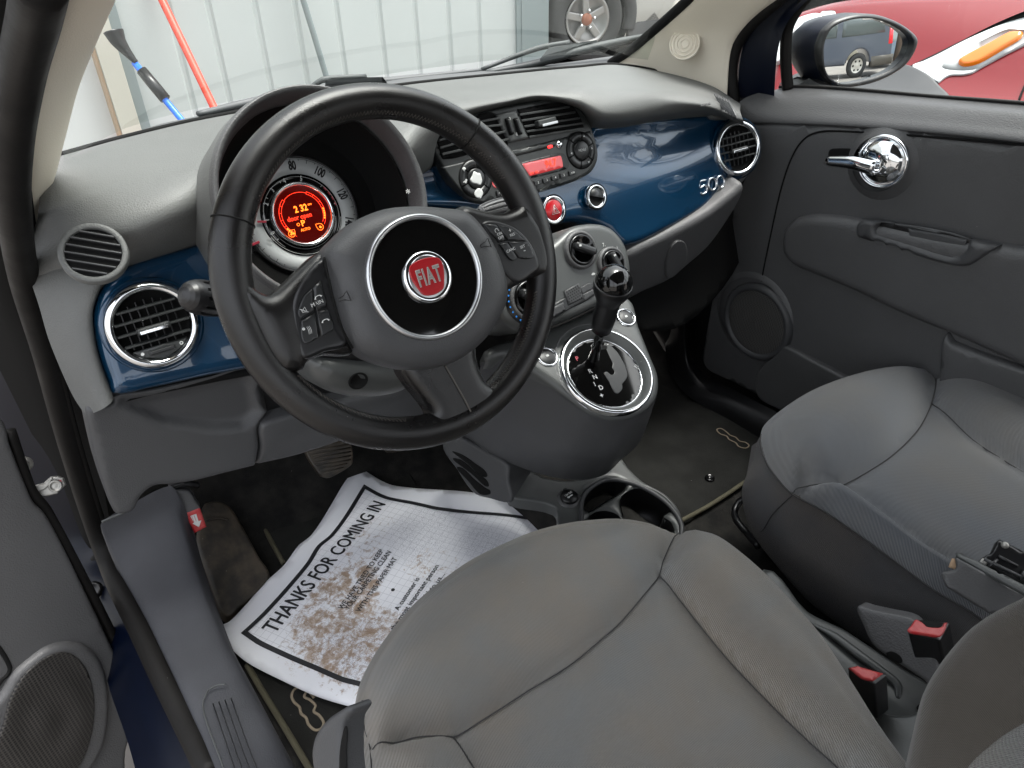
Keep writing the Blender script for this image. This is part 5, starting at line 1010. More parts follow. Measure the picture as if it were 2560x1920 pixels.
wiper('right wiper blade raised at an angle in front of the off-road wheel',bl,[w(1040,150,'y',.84),w(1160,105,'y',.80),w(1230,92,'y',.77)],[w(1165,130,'y',.78),w(1185,105,'y',.78),w(1290,88,'y',.74),w(1295,104,'y',.74)])
# ================= PASSENGER DOOR =================
pd=thing('passenger_door','closed dark grey passenger door with chrome handle bowl, armrest and round speaker','car door',(.66,.1,.4))
xs=lambda L,x_: [w(a,b2,'x',x_) for a,b2 in L]
u0=xs([(1688,185),(1740,186),(1856,193),(2000,206),(2212,222),(2360,236)],.69)
u1=xs([(1683,192),(1740,192),(1856,200),(2000,212),(2212,230),(2360,243)],.685)
u2=xs([(1640,200),(1740,208),(1856,216),(2000,228),(2212,247),(2360,262)],.655)
u3=xs([(1597,222),(1740,236),(1856,246),(2000,258),(2212,280),(2360,296)],.632)
u4=xs([(1600,262),(1740,266),(1856,272),(2000,284),(2212,306),(2360,324)],.6170)
u5=xs([(1600,265),(1740,269),(1856,275),(2000,287),(2212,309),(2360,327)],.628)
patch('door_top_ledge',[u0,u1,u2,u3,u4,u5],DARK,pd,nu=40,nv=6)
DR=Fr((.62,.1,.45),(-1,0,.0),(0,-1,0))
panel('door_card',DR,[(1600,262,'c'),(1740,266,'c'),(1856,272,'c'),(2000,284,'c'),(2212,306,'c'),(2360,324,'c'),(2400,1300,'c'),(1850,978),(1687,880),(1575,820),(1530,797),(1520,772),(1538,660),(1560,540),(1592,430),(1612,380),(1618,330),(1605,275)],DARK,pd,h0=-.004,r=.006,e=.004,depth=.04,step=.02)
G=[(1645,608),(1649,583),(1662,520),(1684,420),(1702,360),(1722,318),(1745,294),(1775,284),(1830,284),(2000,295),(2212,313),(2360,328)]
tube('card_groove',[DR.P(a,b2,.0005) for a,b2 in G],.0018,MBLACK,pd,seg=6,flat=.6)
x,y=DR.px(1904,352,0)
lathe('handle_dish',DR,[(.066,-.001),(.058,.004),(.050,.010),(.047,.012)],DARK,pd,cx=x,cy=y,h=0,seg=56)
HB=DR.sub(*DR.px(1906,350,.014),.0)
lathe('handle_bowl',HB,[(.0455,.010),(.046,.016),(.0435,.0185),(.040,.018)]+[(.039*math.sin(a),.010+.020*math.cos(a)*1) for a in [math.pi/2-math.pi/2*k/24 for k in range(25)]],CHR,pd,seg=96)
a_=DR.P(1889,364,.038);b_=DR.P(1840,352,.040);c_=DR.P(1786,348,.036)
tube('handle_lever',[a_,b_,c_],[.0125,.0115,.0085],CHR,pd,seg=20,flat=.5,up=(-1,0,0))
lathe('lever_hinge',DR,[(1e-5,.03),(.004,.03),(.0045,.0)],CHR,pd,cx=DR.px(1891,372,.035)[0],cy=DR.px(1891,372,.035)[1],h=.012,seg=16)
panel('handle_recess',DR,[(1790,340),(1791,326),(1800,321),(1850,322),(1870,328),(1870,362),(1800,352)],MBLACK,pd,h0=.0012,r=0,e=0,depth=.001)
AR=[(1698,540),(1699,500),(1708,485),(1728,468),(1772,461),(1867,471),(2032,505),(2212,531),(2380,560),(2400,880),(2212,786),(2100,735),(2046,712),(1950,672),(1856,627),(1780,595),(1718,568)]
panel('armrest_panel',DR,AR,MID if False else DARK,pd,h0=.001,r=.018,e=.020,depth=.01,step=.016)
PH=[(1853,487),(1867,474),(1900,478),(1962,490),(2060,510),(2159,531,'c'),(2125,556),(2102,570),(2085,574),(2067,573),(2020,562),(1979,549),(1856,511,'c')]
panel('pull_handle',DR,PH,MID,pd,h0=.017,r=.007,e=.010,depth=.01,step=.008,holes=([(1902,482),(1920,482),(1962,490),(2020,502),(2080,513),(2094,518),(2092,530),(2086,540),(2075,548),(2060,551),(2020,540),(1979,528),(1930,514),(1903,506),(1896,496)],))
panel('pull_recess',DR,[(1895,480),(2098,514),(2092,540),(2064,556),(1979,530),(1893,508)],BLACK,pd,h0=.0135 ,r=0,e=0,depth=.001)
panel('pull_insert',DR,[(1963,492,'c'),(2090,517,'c'),(2082,540),(2060,549),(2010,536),(1970,518)],MID,pd,h0=.0155,r=.001,e=.002,depth=.001)
x,y=DR.px(1630,698,.012)
SPF=DR
MESH=mat('speaker_mesh',(.085,.082,.078),.6,bump=('mesh',260,.6))
lathe('speaker_rim',DR,[(.090,-.002),(.089,.008),(.084,.014),(.076,.013),(.073,.007)],MID,pd,cx=x,cy=y,seg=64)
lathe('speaker_grille',DR,[(.074,.008),(.060,.0105),(.046,.007),(.036,.010),(.02,.007),(1e-5,.011)],MESH,pd,cx=x,cy=y,seg=64)
lathe('speaker_bulge',DR,[(.105,-.003),(.098,.004),(.090,.006)],DARK,pd,cx=x-.014,cy=y+.008,seg=64)
panel('map_pocket',DR,[(1691,750,'c'),(1700,745),(1760,777),(1825,811),(1900,850),(2000,905),(2100,1060),(1850,978),(1687,884),(1640,855),(1640,800),(1672,770)],DARK,pd,h0=.006,r=.006,e=.008,depth=.01)
panel('map_pocket',DR,[(2046,719),(2064,738),(2212,792),(2380,850),(2400,1250),(2150,1050),(2040,900),(2035,770)],DARK,pd,h0=.004,r=.008,e=.012,depth=.01)
tube('window_weatherstrip',[w(a,b2,'x',.69) for a,b2 in ((1684,188),(1740,187),(1856,194),(2000,207),(2212,223),(2360,236))],.0035,RUB,pd)
tube('window_frame_rubber',[w(1762,-30,'x',.66),w(1722,20,'x',.66),w(1702,60,'x',.665),w(1697,110,'x',.67),w(1699,160,'x',.68),w(1702,192,'x',.685)],.011,RUB,pd)
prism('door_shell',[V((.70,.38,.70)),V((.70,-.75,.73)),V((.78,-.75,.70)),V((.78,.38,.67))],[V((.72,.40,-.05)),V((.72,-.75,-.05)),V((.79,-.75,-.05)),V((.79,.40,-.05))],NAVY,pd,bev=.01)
WG=glassmat('door_glass',(.93,.96,.94),.45)
patch('window_pane',[[V((.69,.40,.70)),V((.69,0,.735)),V((.69,-.8,.77))],[V((.64,.20,1.0)),V((.64,0,1.0)),V((.64,-.8,1.03))],[V((.56,.02,1.25)),V((.56,-.1,1.27)),V((.56,-.8,1.28))]],WG,pd,nu=12,nv=4)
# ---- door mirror
dm=thing('door_mirror','dark blue door mirror with black rim showing a parked pickup behind','wing mirror',w(1800,130,'x',.82))
mc=w(1868,108,'x',.80); MIRROR_N=V((-.382,-.918,.082))
MF=Fr(mc,MIRROR_N,(.9,-.3,0))
def m3(*L): return [z3(*q[:2]) for q in L]
outm=m3((930,300),(945,240),(975,180),(1050,120),(1180,85),(1300,90),(1420,130),(1500,180),(1550,240),(1535,310),(1480,395),(1380,465),(1250,517),(1100,538),(1010,515),(955,430),(935,370))
inm=m3((962,300),(975,235),(1010,175),(1085,132),(1180,113),(1300,118),(1400,155),(1480,208),(1508,262),(1480,345),(1400,425),(1280,478),(1100,515),(1010,480),(970,410))
MR=mat('mirror_silver',(.9,.92,.92),.005,metal=1)
panel('mirror_rim',MF,outm,BLACK,dm,h0=.0,r=.010,e=.010,depth=.025,step=.01,holes=(inm,),edgeholes=False,n=8)
RC=1.6
mx0,my0=MF.px(1868,108,0)
inc=(sum(q[0] for q in inm)/len(inm),sum(q[1] for q in inm)/len(inm))
panel('mirror_glass',MF,[(inc[0]+(q[0]-inc[0])*1.10,inc[1]+(q[1]-inc[1])*1.10) for q in inm],MR,dm,h0=-.0015,r=0,e=0,depth=.001,step=.006,hf=lambda x,y:-((x-mx0)**2+(y-my0)**2)/(2*RC),fade=0)
# housing body behind the rim
ol=cr([MF.px(*q,.0) for q in outm],True,4); cx=sum(q[0] for q in ol)/len(ol);cy=sum(q[1] for q in ol)/len(ol); rows=[]
for dz,s_,ox in ((-.004,1,0),(-.03,1.02,-.010),(-.06,.95,-.02),(-.085,.75,-.03),(-.10,.4,-.035),(-.104,.02,-.035)): rows.append([tuple(MF.at(cx+ox+(a-cx)*s_,cy+(b2-cy)*s_,dz)) for a,b2 in ol])
grid_mesh('mirror_housing',rows,NAVY,dm,closed=True)
prism('mirror_foot',[MF.at(cx-.09,cy-.05,-.02),MF.at(cx-.02,cy-.06,-.015),MF.at(cx-.02,cy-.06,-.06),MF.at(cx-.09,cy-.05,-.06)],[w(1705,192,'x',.70),w(1790,194,'x',.70),w(1790,194,'x',.70)+V((.02,.05,0)),w(1705,192,'x',.70)+V((.02,.05,0))],BLACK,dm,bev=.004)
x,y=MF.px(*z3(1245,470),0); text('APPEAR',MF,x,y,.006,PRN,dm,h=.0005-((x-mx0)**2+(y-my0)**2)/(2*RC)-.0015)
# ================= DRIVER DOOR =================
dd=thing('driver_door','open dark grey driver door edge with oval mesh speaker at the lower left corner','car door',(-.78,.4,.2))
DD=Fr((-.76,.36,.3),(.35,-.93,.10),(1,0,0))
DP=[(-160,860),(0,905),(20,960),(60,1062),(72,1085),(95,1108),(130,1170),(180,1272),(225,1365),(270,1465),(284,1505),(285,1560),(270,1620),(250,1720),(-160,1800)]
panel('door_card',DD,DP,DARK,dd,r=.008,e=.006,depth=.04,step=.02)
z7=lambda x,y:(.3516*x,1075.7+.3516*y)
SR=[z7(*p) for p in ((0,1180),(60,1080),(160,990),(280,905),(400,875),(500,890),(590,960),(640,1080),(658,1250),(640,1450),(600,1560),(520,1680),(300,1900),(-200,1900),(-160,1400))]
SI=[z7(*p) for p in ((20,1400),(60,1240),(140,1100),(250,1000),(370,950),(450,965),(530,1050),(575,1200),(578,1350),(550,1500),(480,1659),(300,1800),(0,1850),(-60,1600))]
panel('speaker_rim',DD,SR,DARK,dd,h0=.005,r=.010,e=.012,depth=.01,step=.014)
panel('speaker_grille',DD,SI,mat('speaker_mesh_near',(.035,.032,.029),.5,bump=('mesh',200,.5)),dd,h0=.0190,r=.003,e=.001,depth=.002,step=.008,hf=lambda x,y:.0013*math.cos(math.hypot((x-DD.px(95,1560,.017)[0]),(y-DD.px(95,1560,.017)[1])*.6)*130),fade=.01)
tube('pocket_groove',[DD.P(*z7(*p),.006) for p in ((-40,880),(20,960),(60,1040),(50,1080),(10,1120),(-30,1180))],.003,MBLACK,dd)
tube('door_edge_seal',[DD.P(a,b2,-.012) for a,b2 in ((20,930),(66,1060),(100,1105),(190,1272),(240,1370),(290,1480),(300,1530))],.008,RUB,dd)
chk=thing('door_check_strap','worn metal door check strap with bolt between the blue body and the open door','door check',w(100,1050,'y',.42))
ck2=lambda x,y:(x*400/2212/1.15732,(1150+y*400/2212)/1.15732)
KF=Fr(w(100,1050,'y',.40),(0,-.85,.5))
panel('strap_plate',KF,[ck2(*p)+('c',) for p in ((395,400),(530,335),(600,320),(700,230),(800,220),(880,250),(915,345),(850,400),(790,470),(560,525),(430,605),(385,570),(450,480),(400,440))],ALU,chk,r=.001,depth=.005)
panel('strap_link',KF,[ck2(*p) for p in ((395,405),(520,335),(610,330),(690,250),(730,240),(700,310),(640,390),(560,430),(450,455),(405,435))],ALU,chk,h0=.004,r=.0015,depth=.003)
x,y=KF.px(*ck2(765,360),.008);lathe('strap_bolt',KF,[(.009,.0),(.0085,.008),(.0065,.009),(.0055,.005),(.003,.006),(1e-5,.006)],ALU,chk,cx=x,cy=y,h=.003,seg=24)
x,y=KF.px(*ck2(815,300),.008);boxf('paint_mark',KF,x,y,.0062,.006,.003,.0006,REDPR,chk)
x,y=KF.px(*ck2(370,530),.006);tube('rubber_stop',[KF.at(x-.012,y-.008,.002),KF.at(x+.004,y+.006,.002)],.006,RUB,chk)
hb=Fr(w(52,1003,'y',.44),(0,-.85,.4)); bo_=thing('hinge_bolt','small hexagonal hinge bolt above the door check strap','bolt',hb.o)
lathe('bolt_head',hb,[(1e-5,.009),(.0065,.009),(.0072,.007),(.0072,.001)],ALU,bo_,seg=6); lathe('washer',hb,[(.0115,.0),(.0115,.0015),(.006,.002)],ALU,bo_,seg=24)
# ================= OUTSIDE =================
GZ=-.30
ASP=mat('asphalt',(.13,.12,.11),.9,bump=('noise',60,.5),var=.3,vscale=2)
g=grid_mesh('ground',[[(-80,-80,GZ),(80,-80,GZ)],[(-80,80,GZ),(80,80,GZ)]],ASP); g['kind']='structure';g['label']='pale grey asphalt yard around the car';g['category']='ground'
SID=mat('painted_siding',(.48,.51,.497),.55,var=.06,vscale=1.5)
wb=thing('metal_building','pale grey-green metal building with vertical ribbed siding in front of the windscreen','building',(1,3,GZ))
XR=2.02
prof=[];xx=-.25
vs=[];fs=[]
xl=[.183,.347,.551,.735,.937,1.162,1.361,1.558,1.748]
px_=[(-.12,0)]
for q_ in xl: px_+=[(q_-.016,0),(q_-.007,.010),(q_+.007,.010),(q_+.016,0)]
px_+=[(XR,0)]
grid_mesh('ribbed_siding',[[(a,3.0+h_,-.3) for a,h_ in px_],[(a,3.0+h_,3.2) for a,h_ in px_]],SID,wb,smooth=False)
DTR=mat('corner_trim',(.23,.27,.27),.4)
prism('corner_trim',[V((XR-.03,2.985,3.2)),V((XR+.0,2.985,3.2)),V((XR+.0,6.5,3.2)),V((XR-.03,6.5,3.2))],[V((XR-.03,2.985,-.3)),V((XR+.0,2.985,-.3)),V((XR+.0,6.5,-.3)),V((XR-.03,6.5,-.3))],DTR,wb,bev=0)
prism('corner_trim',[V((XR-.0,2.98,3.2)),V((XR+.19,2.98,3.2)),V((XR+.19,3.05,3.2)),V((XR-.0,3.05,3.2))],[V((XR-.0,2.98,-.3)),V((XR+.19,2.98,-.3)),V((XR+.19,3.05,-.3)),V((XR-.0,3.05,-.3))],DTR,wb,bev=0)
xa=w(268,270,'y',2.96).x
CRM=mat('cream_paint',(.52,.50,.43),.5);GD=mat('garage_door_white',(.62,.63,.62),.5)
prism('door_jamb',[V((xa-.02,2.94,3)),V((xa+.06,2.94,3)),V((xa+.06,3.1,3)),V((xa-.02,3.1,3))],[V((xa-.02,2.94,-.3)),V((xa+.06,2.94,-.3)),V((xa+.06,3.1,-.3)),V((xa-.02,3.1,-.3))],CRM,wb,bev=.003)
prism('jamb_trim',[V((xa+.062,2.97,3)),V((xa+.105,2.97,3)),V((xa+.105,3.1,3)),V((xa+.062,3.1,3))],[V((xa+.062,2.97,-.3)),V((xa+.105,2.97,-.3)),V((xa+.105,3.1,-.3)),V((xa+.062,3.1,-.3))],DTR,wb,bev=.002)
prism('jamb_edge',[V((xa-.032,2.95,3)),V((xa-.021,2.95,3)),V((xa-.021,3.1,3)),V((xa-.032,3.1,3))],[V((xa-.032,2.95,-.3)),V((xa-.021,2.95,-.3)),V((xa-.021,3.1,-.3)),V((xa-.032,3.1,-.3))],mat('rusty_edge',(.42,.30,.2),.7),wb,bev=0)
grid_mesh('garage_door',[[(-6,3.02,-.3),(xa-.03,3.02,-.3)],[(-6,3.02,3),(xa-.03,3.02,3)]],GD,wb)
dp=thing('downpipe','thin dark grey pipe standing against the ribbed siding','pipe',w(705,165,'y',2.93))
tube('pipe_body',[w(705,165,'y',2.93)+V((.03,0,-.6)),w(705,165,'y',2.93),w(655,0,'y',2.93),w(655,0,'y',2.93)+V((-.09,0,1.0))],.014,DTR,dp,n=2)
rp=thing('red_pole','bright red pole leaning on the building left of the dark pipe','pole',w(463,235,'y',2.6))
a=w(460,228,'y',2.6);b_=w(350,0,'y',2.9); d9=(b_-a)
tube('pole_shaft',[a-d9*.7,a,b_,b_+d9*1.0],.016,mat('red_pole_paint',(.75,.06,.03),.4),rp,n=2)
sb=thing('snow_brush','blue-handled snow brush with black foam grip and black head leaning on the wall','snow brush',w(385,250,'y',2.6))
a=w(385,250,'y',2.6);b_=w(290,135,'y',2.75);d9=b_-a
tube('handle',[a-d9*1.2,b_],.0125,mat('blue_handle',(.03,.16,.75),.35),sb,n=1,smoothpath=False)
tube('foam_grip',[w(357,214,'y',2.645),w(306,152,'y',2.725)],[.022,.0225,.021],BLACK,sb,n=2)
hd=[w(294,135,'y',2.745),w(272,110,'y',2.76),w(255,88,'y',2.77),w(245,68,'y',2.78)]
tube('brush_head',hd,[.013,.026,.040,.050],BLACK,sb,flat=.7)
# off-road car past the corner
su=thing('silver_suv','silver off-road vehicle with dark wheel arch parked beyond the building corner','car',(4.3,5,GZ))
SB=mat('silver_body_paint',(.52,.51,.48),.35,metal=.3,coat=.5); TYR=mat('tyre_rubber',(.03,.03,.03),.8,bump=('noise',60,.3)); RIM=mat('alloy_rim',(.36,.35,.34),.4,metal=.8)
WC=w(1268,42,'y',5.0); WF=Fr(WC,(-.25,-1,0)); 
lathe('tyre',WF,[(.215,-.03),(.24,.02),(.33,.03),(.365,0),(.37,-.12),(.3,-.2)],TYR,su,seg=56)
RM=lathe('rim',WF,[(.215,.0),(.222,.018),(.20,.01),(.185,-.03),(.12,-.06),(1e-5,-.06)],RIM,su,seg=56)
for k in range(5):
    a=2*math.pi*k/5+.4; boxf('spoke',WF,.12*math.cos(a),.12*math.sin(a),-.02,.17,.065,.03,RIM,su,rot=a,bev=.01)
lathe('hub_cap',WF,[(.055,-.01),(.05,.01),(1e-5,.012)],mat('rusty_hub',(.30,.10,.05),.6),su,seg=24)
for k in range(5):
    a=2*math.pi*k/5+.1; lathe('wheel_nut',WF,[(1e-5,.025),(.014,.02),(.016,0)],CHR,su,cx=.075*math.cos(a),cy=.075*math.sin(a),seg=8)
arch=[WF.at(.46*math.cos(t)*1.05,.46*math.sin(t),-.05) for t in [math.radians(-15+k*14) for k in range(15)]]
tube('wheel_arch',arch,.07,mat('arch_plastic',(.06,.06,.06),.6),su,up=(0,-1,0),flat=.7)
lathe('wheel_well',WF,[(1e-5,-.18),(.47,-.18),(.47,-.05)],MBLACK,su,seg=40)
SVF=Fr(WC,(-.25,-1,0))
a0=[(.50*math.cos(t),.50*math.sin(t)) for t in [math.radians(-25+k*12.1) for k in range(20)]]
panel('body_side',SVF,[(3.2,-.12,'c'),(3.2,.85,'c'),(1.6,.95),(.9,1.5),(-.5,1.6),(-1.6,.9),(-1.75,-.12,'c')]+[(-.5,-.12,'c')]+[(x_,y_) for x_,y_ in reversed(a0)][1:-1]+[(.5,-.12,'c')],SB,su,local=True,h0=-.10,r=.03,depth=1.2,step=.12)
panel('side_cladding',SVF,[(.52,-.35,'c'),(.52,-.02),(1.8,-.02),(3.2,-.02,'c'),(3.2,-.35,'c')],mat('grey_cladding',(.12,.12,.12),.6),su,local=True,h0=-.08,r=.01,depth=.03)
panel('bumper',SVF,[(-1.9,-.35,'c'),(-1.9,.1,'c'),(-.52,.1,'c'),(-.52,-.35,'c')],mat('grey_bumper',(.12,.12,.12),.6),su,local=True,h0=-.06,r=.01,depth=.5)
fw=thing('pale_shed','pale cream shed wall in the distance behind the off-road vehicle','shed',(9,9,GZ))
prism('shed_wall',[V((5.4,8,3)),V((14,8,3)),V((14,12,3)),V((5.4,12,3))],[V((5.4,8,-.3)),V((14,8,-.3)),V((14,12,-.3)),V((5.4,12,-.3))],mat('shed_paint',(.5,.5,.42),.7),fw,bev=0)
# red car beside the passenger window
rc=thing('red_car','bright red car with white stripe and orange marker light parked beside the passenger window','car',(1.9,.6,GZ))
REDC=mat('red_car_paint',(.14,.001,.004),.25,spec=.4,coat=.15,metal=.1); WHC=mat('white_stripe_paint',(.45,.47,.47),.25,coat=.6)
RS=Fr(hit(2100,140,(1.75,.5,.55),(-.72,.0,.69)),(-.72,.0,.69),(0,-1,0))
panel('front_wing',RS,[(1690,62),(1712,44),(1735,30),(1790,12),(1850,0),(1960,-14),(2212,-30),(2450,-30,'c'),(2500,420,'c'),(1660,420,'c'),(1672,180),(1680,100)],REDC,rc,r=.05,e=.04,depth=.5,step=.06,hf=lambda x,y:-.8*y*abs(y))
def rs(*L): return [z3(*q[:2])+tuple(q[2:]) for q in L]
H2=.055
wvf=lambda x,y:-.8*y*abs(y)
def rpan(nm,pts,m,h0,par=rc,**k): return panel(nm,RS,pts,m,par,h0=h0,hf=wvf,fade=0,step=.04,**k)
rpan('white_stripe',rs((2460,0,'c'),(2212,82),(2100,122),(2000,170),(1850,245),(1700,325),(1600,375),(1525,412),(1600,470),(1690,522,'c'),(1725,490),(1760,472),(1830,468),(1890,455),(1930,430),(2070,350),(2212,275),(2460,140,'c')),WHC,.043,r=.004,depth=.01)
rpan('stripe_gap',rs((2460,-16),(2212,66),(2000,158),(1700,313),(1515,408),(1530,416),(1700,327),(2000,172),(2212,84),(2460,4)),MBLACK,.042,r=0,e=0,depth=.002)
rpan('marker_recess',rs((2300,190),(2180,180),(2100,180),(1950,250),(1800,325),(1715,395),(1712,418),(1760,432),(1900,430),(2000,380),(2230,250)),mat('recess_grey',(.35,.36,.36),.4),.0475,r=0,e=0,depth=.001)
rpan('marker_lamp',rs((2205,195),(2170,188),(2120,195),(2000,265),(1870,335),(1815,370),(1810,395),(1840,412),(1900,405),(1960,380),(2100,295),(2190,235)),mat('amber_lens',(.55,.13,.005),.2,coat=.6,emit=(1,.25,0),es=.05),.048,r=.01,e=.012,depth=.002)
rpan('arch_flare',rs((760,545),(830,480),(1000,420),(1300,400),(1480,402),(1560,430),(1640,480),(1700,545),(1760,610),(1800,700),(900,700)),mat('flare_plastic',(.025,.027,.03),.5),.048,r=.006,depth=.01)
rpan('headlight',rs((720,200),(760,150),(830,108),(920,78),(968,84),(975,120),(930,180),(860,260),(790,330),(735,385),(690,400),(690,250)),mat('headlight_glass',(.55,.57,.57),.12,coat=1,metal=.3),.048,r=.01,e=.008,depth=.01)
rpan('headlight_reflector',rs((830,180),(880,120),(940,100),(962,120),(930,170),(870,240),(800,300),(770,300)),CHR,.0575,r=.01,e=.01,depth=.004)
rpan('headlight_trim',rs((975,110),(960,72),(1000,62),(1045,62),(1052,90),(1020,120),(985,150)),WHC,.050,r=.003,depth=.003)
rpan('panel_gap',rs((2178,625),(2200,560),(2225,500),(2232,502),(2208,562),(2187,625)),MBLACK,.0475,r=0,e=0,depth=.001)
bkc=thing('black_car','black vehicle bonnet edge visible behind the red car','car',w(1740,8,'x',2.6))
prism('bonnet',[V((2.5,1.2,.80)),V((4,1.2,.95)),V((4,2.1,.95)),V((2.5,2.1,.80))],[V((2.5,1.2,-.2)),V((4,1.2,-.2)),V((4,2.1,-.2)),V((2.5,2.1,-.2))],GLOSS,bkc,bev=.06)
# ================= SEEN IN THE MIRROR (behind) =================
dmir=(mc-C).normalized(); nn_=MF.n; rdir=dmir-nn_*2*dmir.dot(nn_)
T0=mc+rdir*10.2; T0.z=GZ; T0.x-=.25
side=V((-rdir.y,rdir.x,0)).normalized()   # lateral
if side.x<0: side=-side
toward=V((-rdir.x,-rdir.y,0)).normalized()
tk=thing('dark_suv','dark blue-grey large SUV seen from its side in the door mirror','car',T0)
def tf(o,ang=0):
    f=Fr(o,toward,-side); return f
TK=Fr(T0+V((0,0,0)),(toward+side*.25),-side)
TP=mat('dark_suv_paint',(.085,.10,.13),.3,coat=.8);TG=mat('dark_tinted_glass',(.10,.12,.12),.08,coat=.5)
def tp(nm,pts,m,h=0,d=.02,r=.02):
    pts=[(-q[0],)+tuple(q[1:]) for q in pts]; return panel(nm,TK,pts,m,tk,local=True,h0=h,r=r,depth=d,step=.15)
wa=[(.05+.50*math.cos(t),.40+.50*math.sin(t)) for t in [math.radians(180-15*k) for k in range(13)]]
tp('body_side',[(-4.2,.45,'c'),(-4.2,1.25,'c'),(-3.0,1.35),(-2.5,1.9,'c'),(1.15,1.98,'c'),(1.35,1.35),(1.45,.5,'c'),(.56,.45,'c')]+[(x_,y_) for x_,y_ in wa[::-1]][1:-1]+[(-.46,.42,'c')],TP,0,1.8,.05)
tp('side_window',[(-.75,1.30,'c'),(-.75,1.82,'c'),(.85,1.84,'c'),(1.0,1.32,'c')],TG,.055,.01,.01)
tp('side_window',[(-2.2,1.30,'c'),(-1.9,1.80,'c'),(-.95,1.82,'c'),(-.95,1.30,'c')],TG,.055,.01,.01)
tp('tail_light',[(1.22,.95,'c'),(1.18,1.45,'c'),(1.33,1.42,'c'),(1.40,.95,'c')],mat('tail_lens',(.6,.01,.02),.25,coat=.6,emit=(1,.05,.05),es=.15),.055,.02,.01)
tp('rear_bumper',[(.62,.30,'c'),(.58,.62,'c'),(1.55,.62,'c'),(1.55,.32,'c')],mat('bronze_bumper',(.09,.08,.065),.4),.05,.3,.02)
TW=Fr(TK.at(-.05,.38,.02),TK.n,TK.x)
lathe('tyre',TW,[(.23,.02),(.25,.03),(.37,.03),(.39,-.02),(.39,-.22)],TYR,tk,seg=40); lathe('rim',TW,[(.235,.02),(.20,.0),(.08,.01),(1e-5,.02)],mat('bright_alloy',(.6,.58,.53),.35,metal=.5),tk,seg=40)
for k in range(6):
    a=math.pi/3*k; lathe('rim_hole',TW,[(1e-5,.022),(.035,.022)],MBLACK,tk,cx=.155*math.cos(a),cy=.155*math.sin(a),seg=12)
c2=thing('light_blue_car','small light blue-grey car with red tail lights behind the dark SUV in the mirror','car',TK.at(-2.1,0,-3))
C2=Fr(TK.at(-2.2,0,-2.5),TK.n,TK.x)
panel('rear_body',C2,[(-.8,.3,'c'),(-.85,.9),(-.6,1.45),(.6,1.45),(.85,.9),(.8,.3,'c')],mat('light_blue_paint',(.25,.32,.40),.3,coat=.6),c2,local=True,h0=0,r=.08,depth=2.5,step=.15)
panel('rear_window',C2,[(-.6,.98,'c'),(-.48,1.36),(.48,1.36),(.6,.98,'c')],mat('pale_glass',(.45,.52,.52),.15,coat=.5),c2,local=True,h0=.085,r=.01,depth=.01,step=.2)
for s_ in (-1,1): panel('tail_light',C2,[(s_*.78,.8,'c'),(s_*.75,.98,'c'),(s_*.45,.95,'c'),(s_*.45,.82,'c')],bpy.data.materials['tail_lens'],c2,local=True,h0=.085,r=.01,depth=.01)
hs=thing('cream_house','cream house with a small window behind bare trees, seen in the mirror','house',TK.at(-6,0,-12))
HS=Fr(TK.at(-6,0,-12),TK.n,TK.x)
panel('wall',HS,[(-5,0,'c'),(-5,3,'c'),(5,3,'c'),(5,0,'c')],mat('cream_siding',(.55,.52,.42),.7),hs,local=True,h0=0,r=.01,depth=5,step=1.5)
panel('roof',HS,[(-5.4,2.95,'c'),(-5,3.9,'c'),(5,3.9,'c'),(5.4,2.95,'c')],mat('roof_shingle',(.2,.19,.17),.8),hs,local=True,h0=.1,r=.01,depth=5,step=1.5)
wf=panel('window',HS,[(-1.1,1.0,'c'),(-1.1,2.2,'c'),(-.2,2.2,'c'),(-.2,1.0,'c')],WHT,hs,local=True,h0=.05,r=.01,depth=.03,step=.5);panel('pane',HS,[(-1.0,1.1,'c'),(-1.0,2.1,'c'),(-.3,2.1,'c'),(-.3,1.1,'c')],TG,wf,local=True,h0=.07,r=.01,depth=.02,step=.5)
BARK=mat('winter_bark',(.16,.12,.09),.9)
def bare_tree(p,hg,seed,lab,grp):
    rnd=random.Random(seed); o=thing('bare_tree',lab,'tree',p,group=grp); vs=[];fs=[]
    def seg(a,b2,r1_,r2_):
        t=(b2-a).normalized();u=t.orthogonal().normalized();v_=t.cross(u);k0=len(vs)
        for q_,r_ in ((a,r1_),(b2,r2_)):
            for i in range(4): an=math.pi/2*i; vs.append(q_+(u*math.cos(an)+v_*math.sin(an))*r_)
        for i in range(4): j=(i+1)%4; fs.append((k0+i,k0+j,k0+4+j,k0+4+i))
    def grow(a,d,L,r_,lv):
        b2=a+d*L; seg(a,b2,r_,r_*.7)
        if lv==0:return
        for i in range(3 if lv>1 else 4):
            nd=(d+V((rnd.uniform(-1,1),rnd.uniform(-1,1),rnd.uniform(-.25,.8)))*.62).normalized(); grow(a+d*L*rnd.uniform(.55,1),nd,L*rnd.uniform(.55,.75),r_*.55,lv-1)
    tr_=tube('trunk',[p,p+V((rnd.uniform(-.2,.2),0,hg*.35))],[hg*.022,hg*.016],BARK,o,n=2)
    grow(p+V((0,0,hg*.33)),V((rnd.uniform(-.15,.15),rnd.uniform(-.15,.15),1)).normalized(),hg*.22,hg*.013,5)
    mk('crown',vs,fs,BARK,o); return o
rnd=random.Random(11)
for k in range(12):
    bare_tree(TK.at(9-k*1.7+rnd.uniform(-.4,.4),0,-7-rnd.uniform(0,3)),rnd.uniform(7,10),k,'bare brown winter tree in the row behind the parked cars, seen in the mirror','bare trees behind the parked cars')
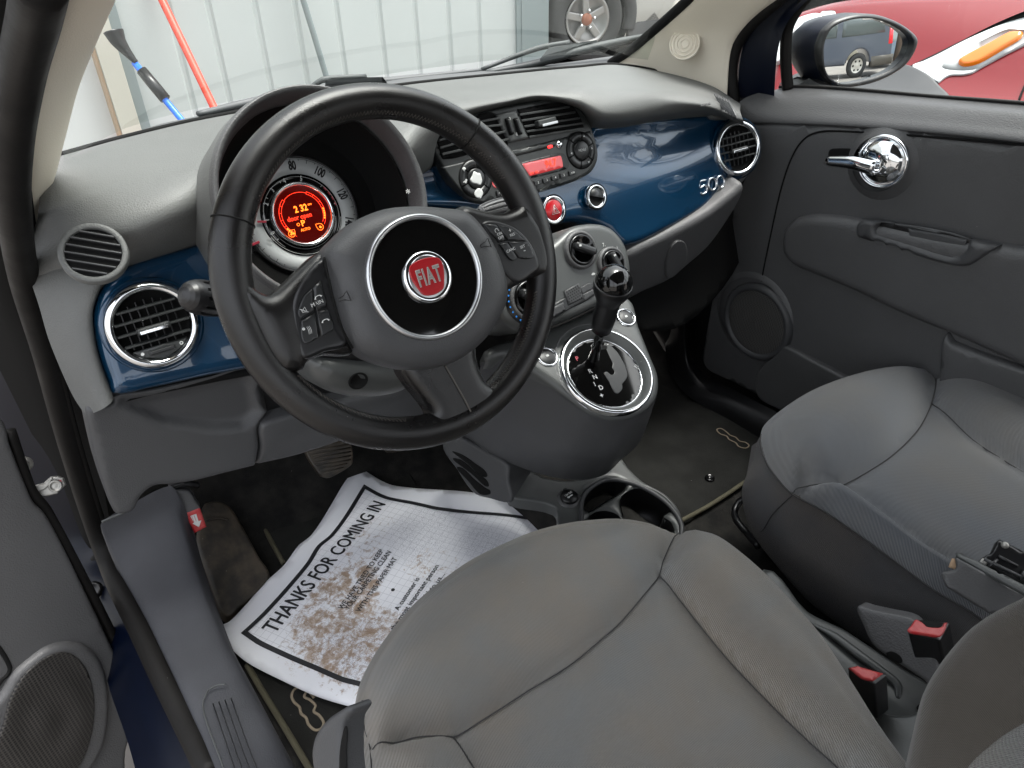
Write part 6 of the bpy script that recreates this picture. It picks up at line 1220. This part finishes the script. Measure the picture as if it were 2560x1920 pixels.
for k,(a,b2) in enumerate(((8,-8),(5,-10),(10,-5),(11,-1),(-9,7),(-12,-2),(-11,3),(3,15),(9,13),(12,8),(-4,16),(14,3),(-7,-8))):
    bare_tree(V((a,b2,GZ)),rnd.uniform(8,11),40+k,'bare winter tree beyond the yard, only caught in the glossy dashboard reflections','bare trees around the yard')
# ================= LIGHT, WORLD, CAMERA =================
wd=bpy.data.worlds.new('World');sc.world=wd;wd.use_nodes=True;nt=wd.node_tree;N=nt.nodes
sky=N.new('ShaderNodeTexSky');sky.sky_type='NISHITA';sky.sun_disc=False
SD=V((.25,-.06,.96)).normalized()
el=math.asin(SD.z);az=math.atan2(SD.x,SD.y)
sky.sun_elevation=el;sky.sun_rotation=az;sky.air_density=1.2;sky.dust_density=4;sky.ozone_density=1
hsv=N.new('ShaderNodeHueSaturation');hsv.inputs['Saturation'].default_value=.22
nt.links.new(sky.outputs[0],hsv.inputs['Color'])
bg=N['Background'];bg.inputs['Strength'].default_value=.15
nt.links.new(hsv.outputs[0],bg.inputs['Color'])
sl=bpy.data.lights.new('Sun','SUN');sl.energy=1.5;sl.angle=math.radians(25);sl.color=(1,.97,.93)
so_=bpy.data.objects.new('Sun',sl);COL.objects.link(so_);so_.rotation_euler=SD.to_track_quat('Z','Y').to_euler();so_.location=(0,0,8)
cam=bpy.data.cameras.new('Camera');co=bpy.data.objects.new('Camera',cam);COL.objects.link(co)
cam.sensor_width=36;cam.lens=36*FPX/2560;cam.clip_start=.02;cam.clip_end=500
c0=D(1106,829.5);fwd=c0.normalized();rt=(D(1107,829.5)-c0).normalized();upv=rt.cross(fwd).normalized()
co.matrix_world=Matrix(((rt.x,upv.x,-fwd.x,C.x),(rt.y,upv.y,-fwd.y,C.y),(rt.z,upv.z,-fwd.z,C.z),(0,0,0,1)))
sc.camera=co
sc.view_settings.view_transform='Standard';sc.view_settings.look='None';sc.view_settings.gamma=1;sc.view_settings.exposure=1.95
sc.render.resolution_x=1024;sc.render.resolution_y=768
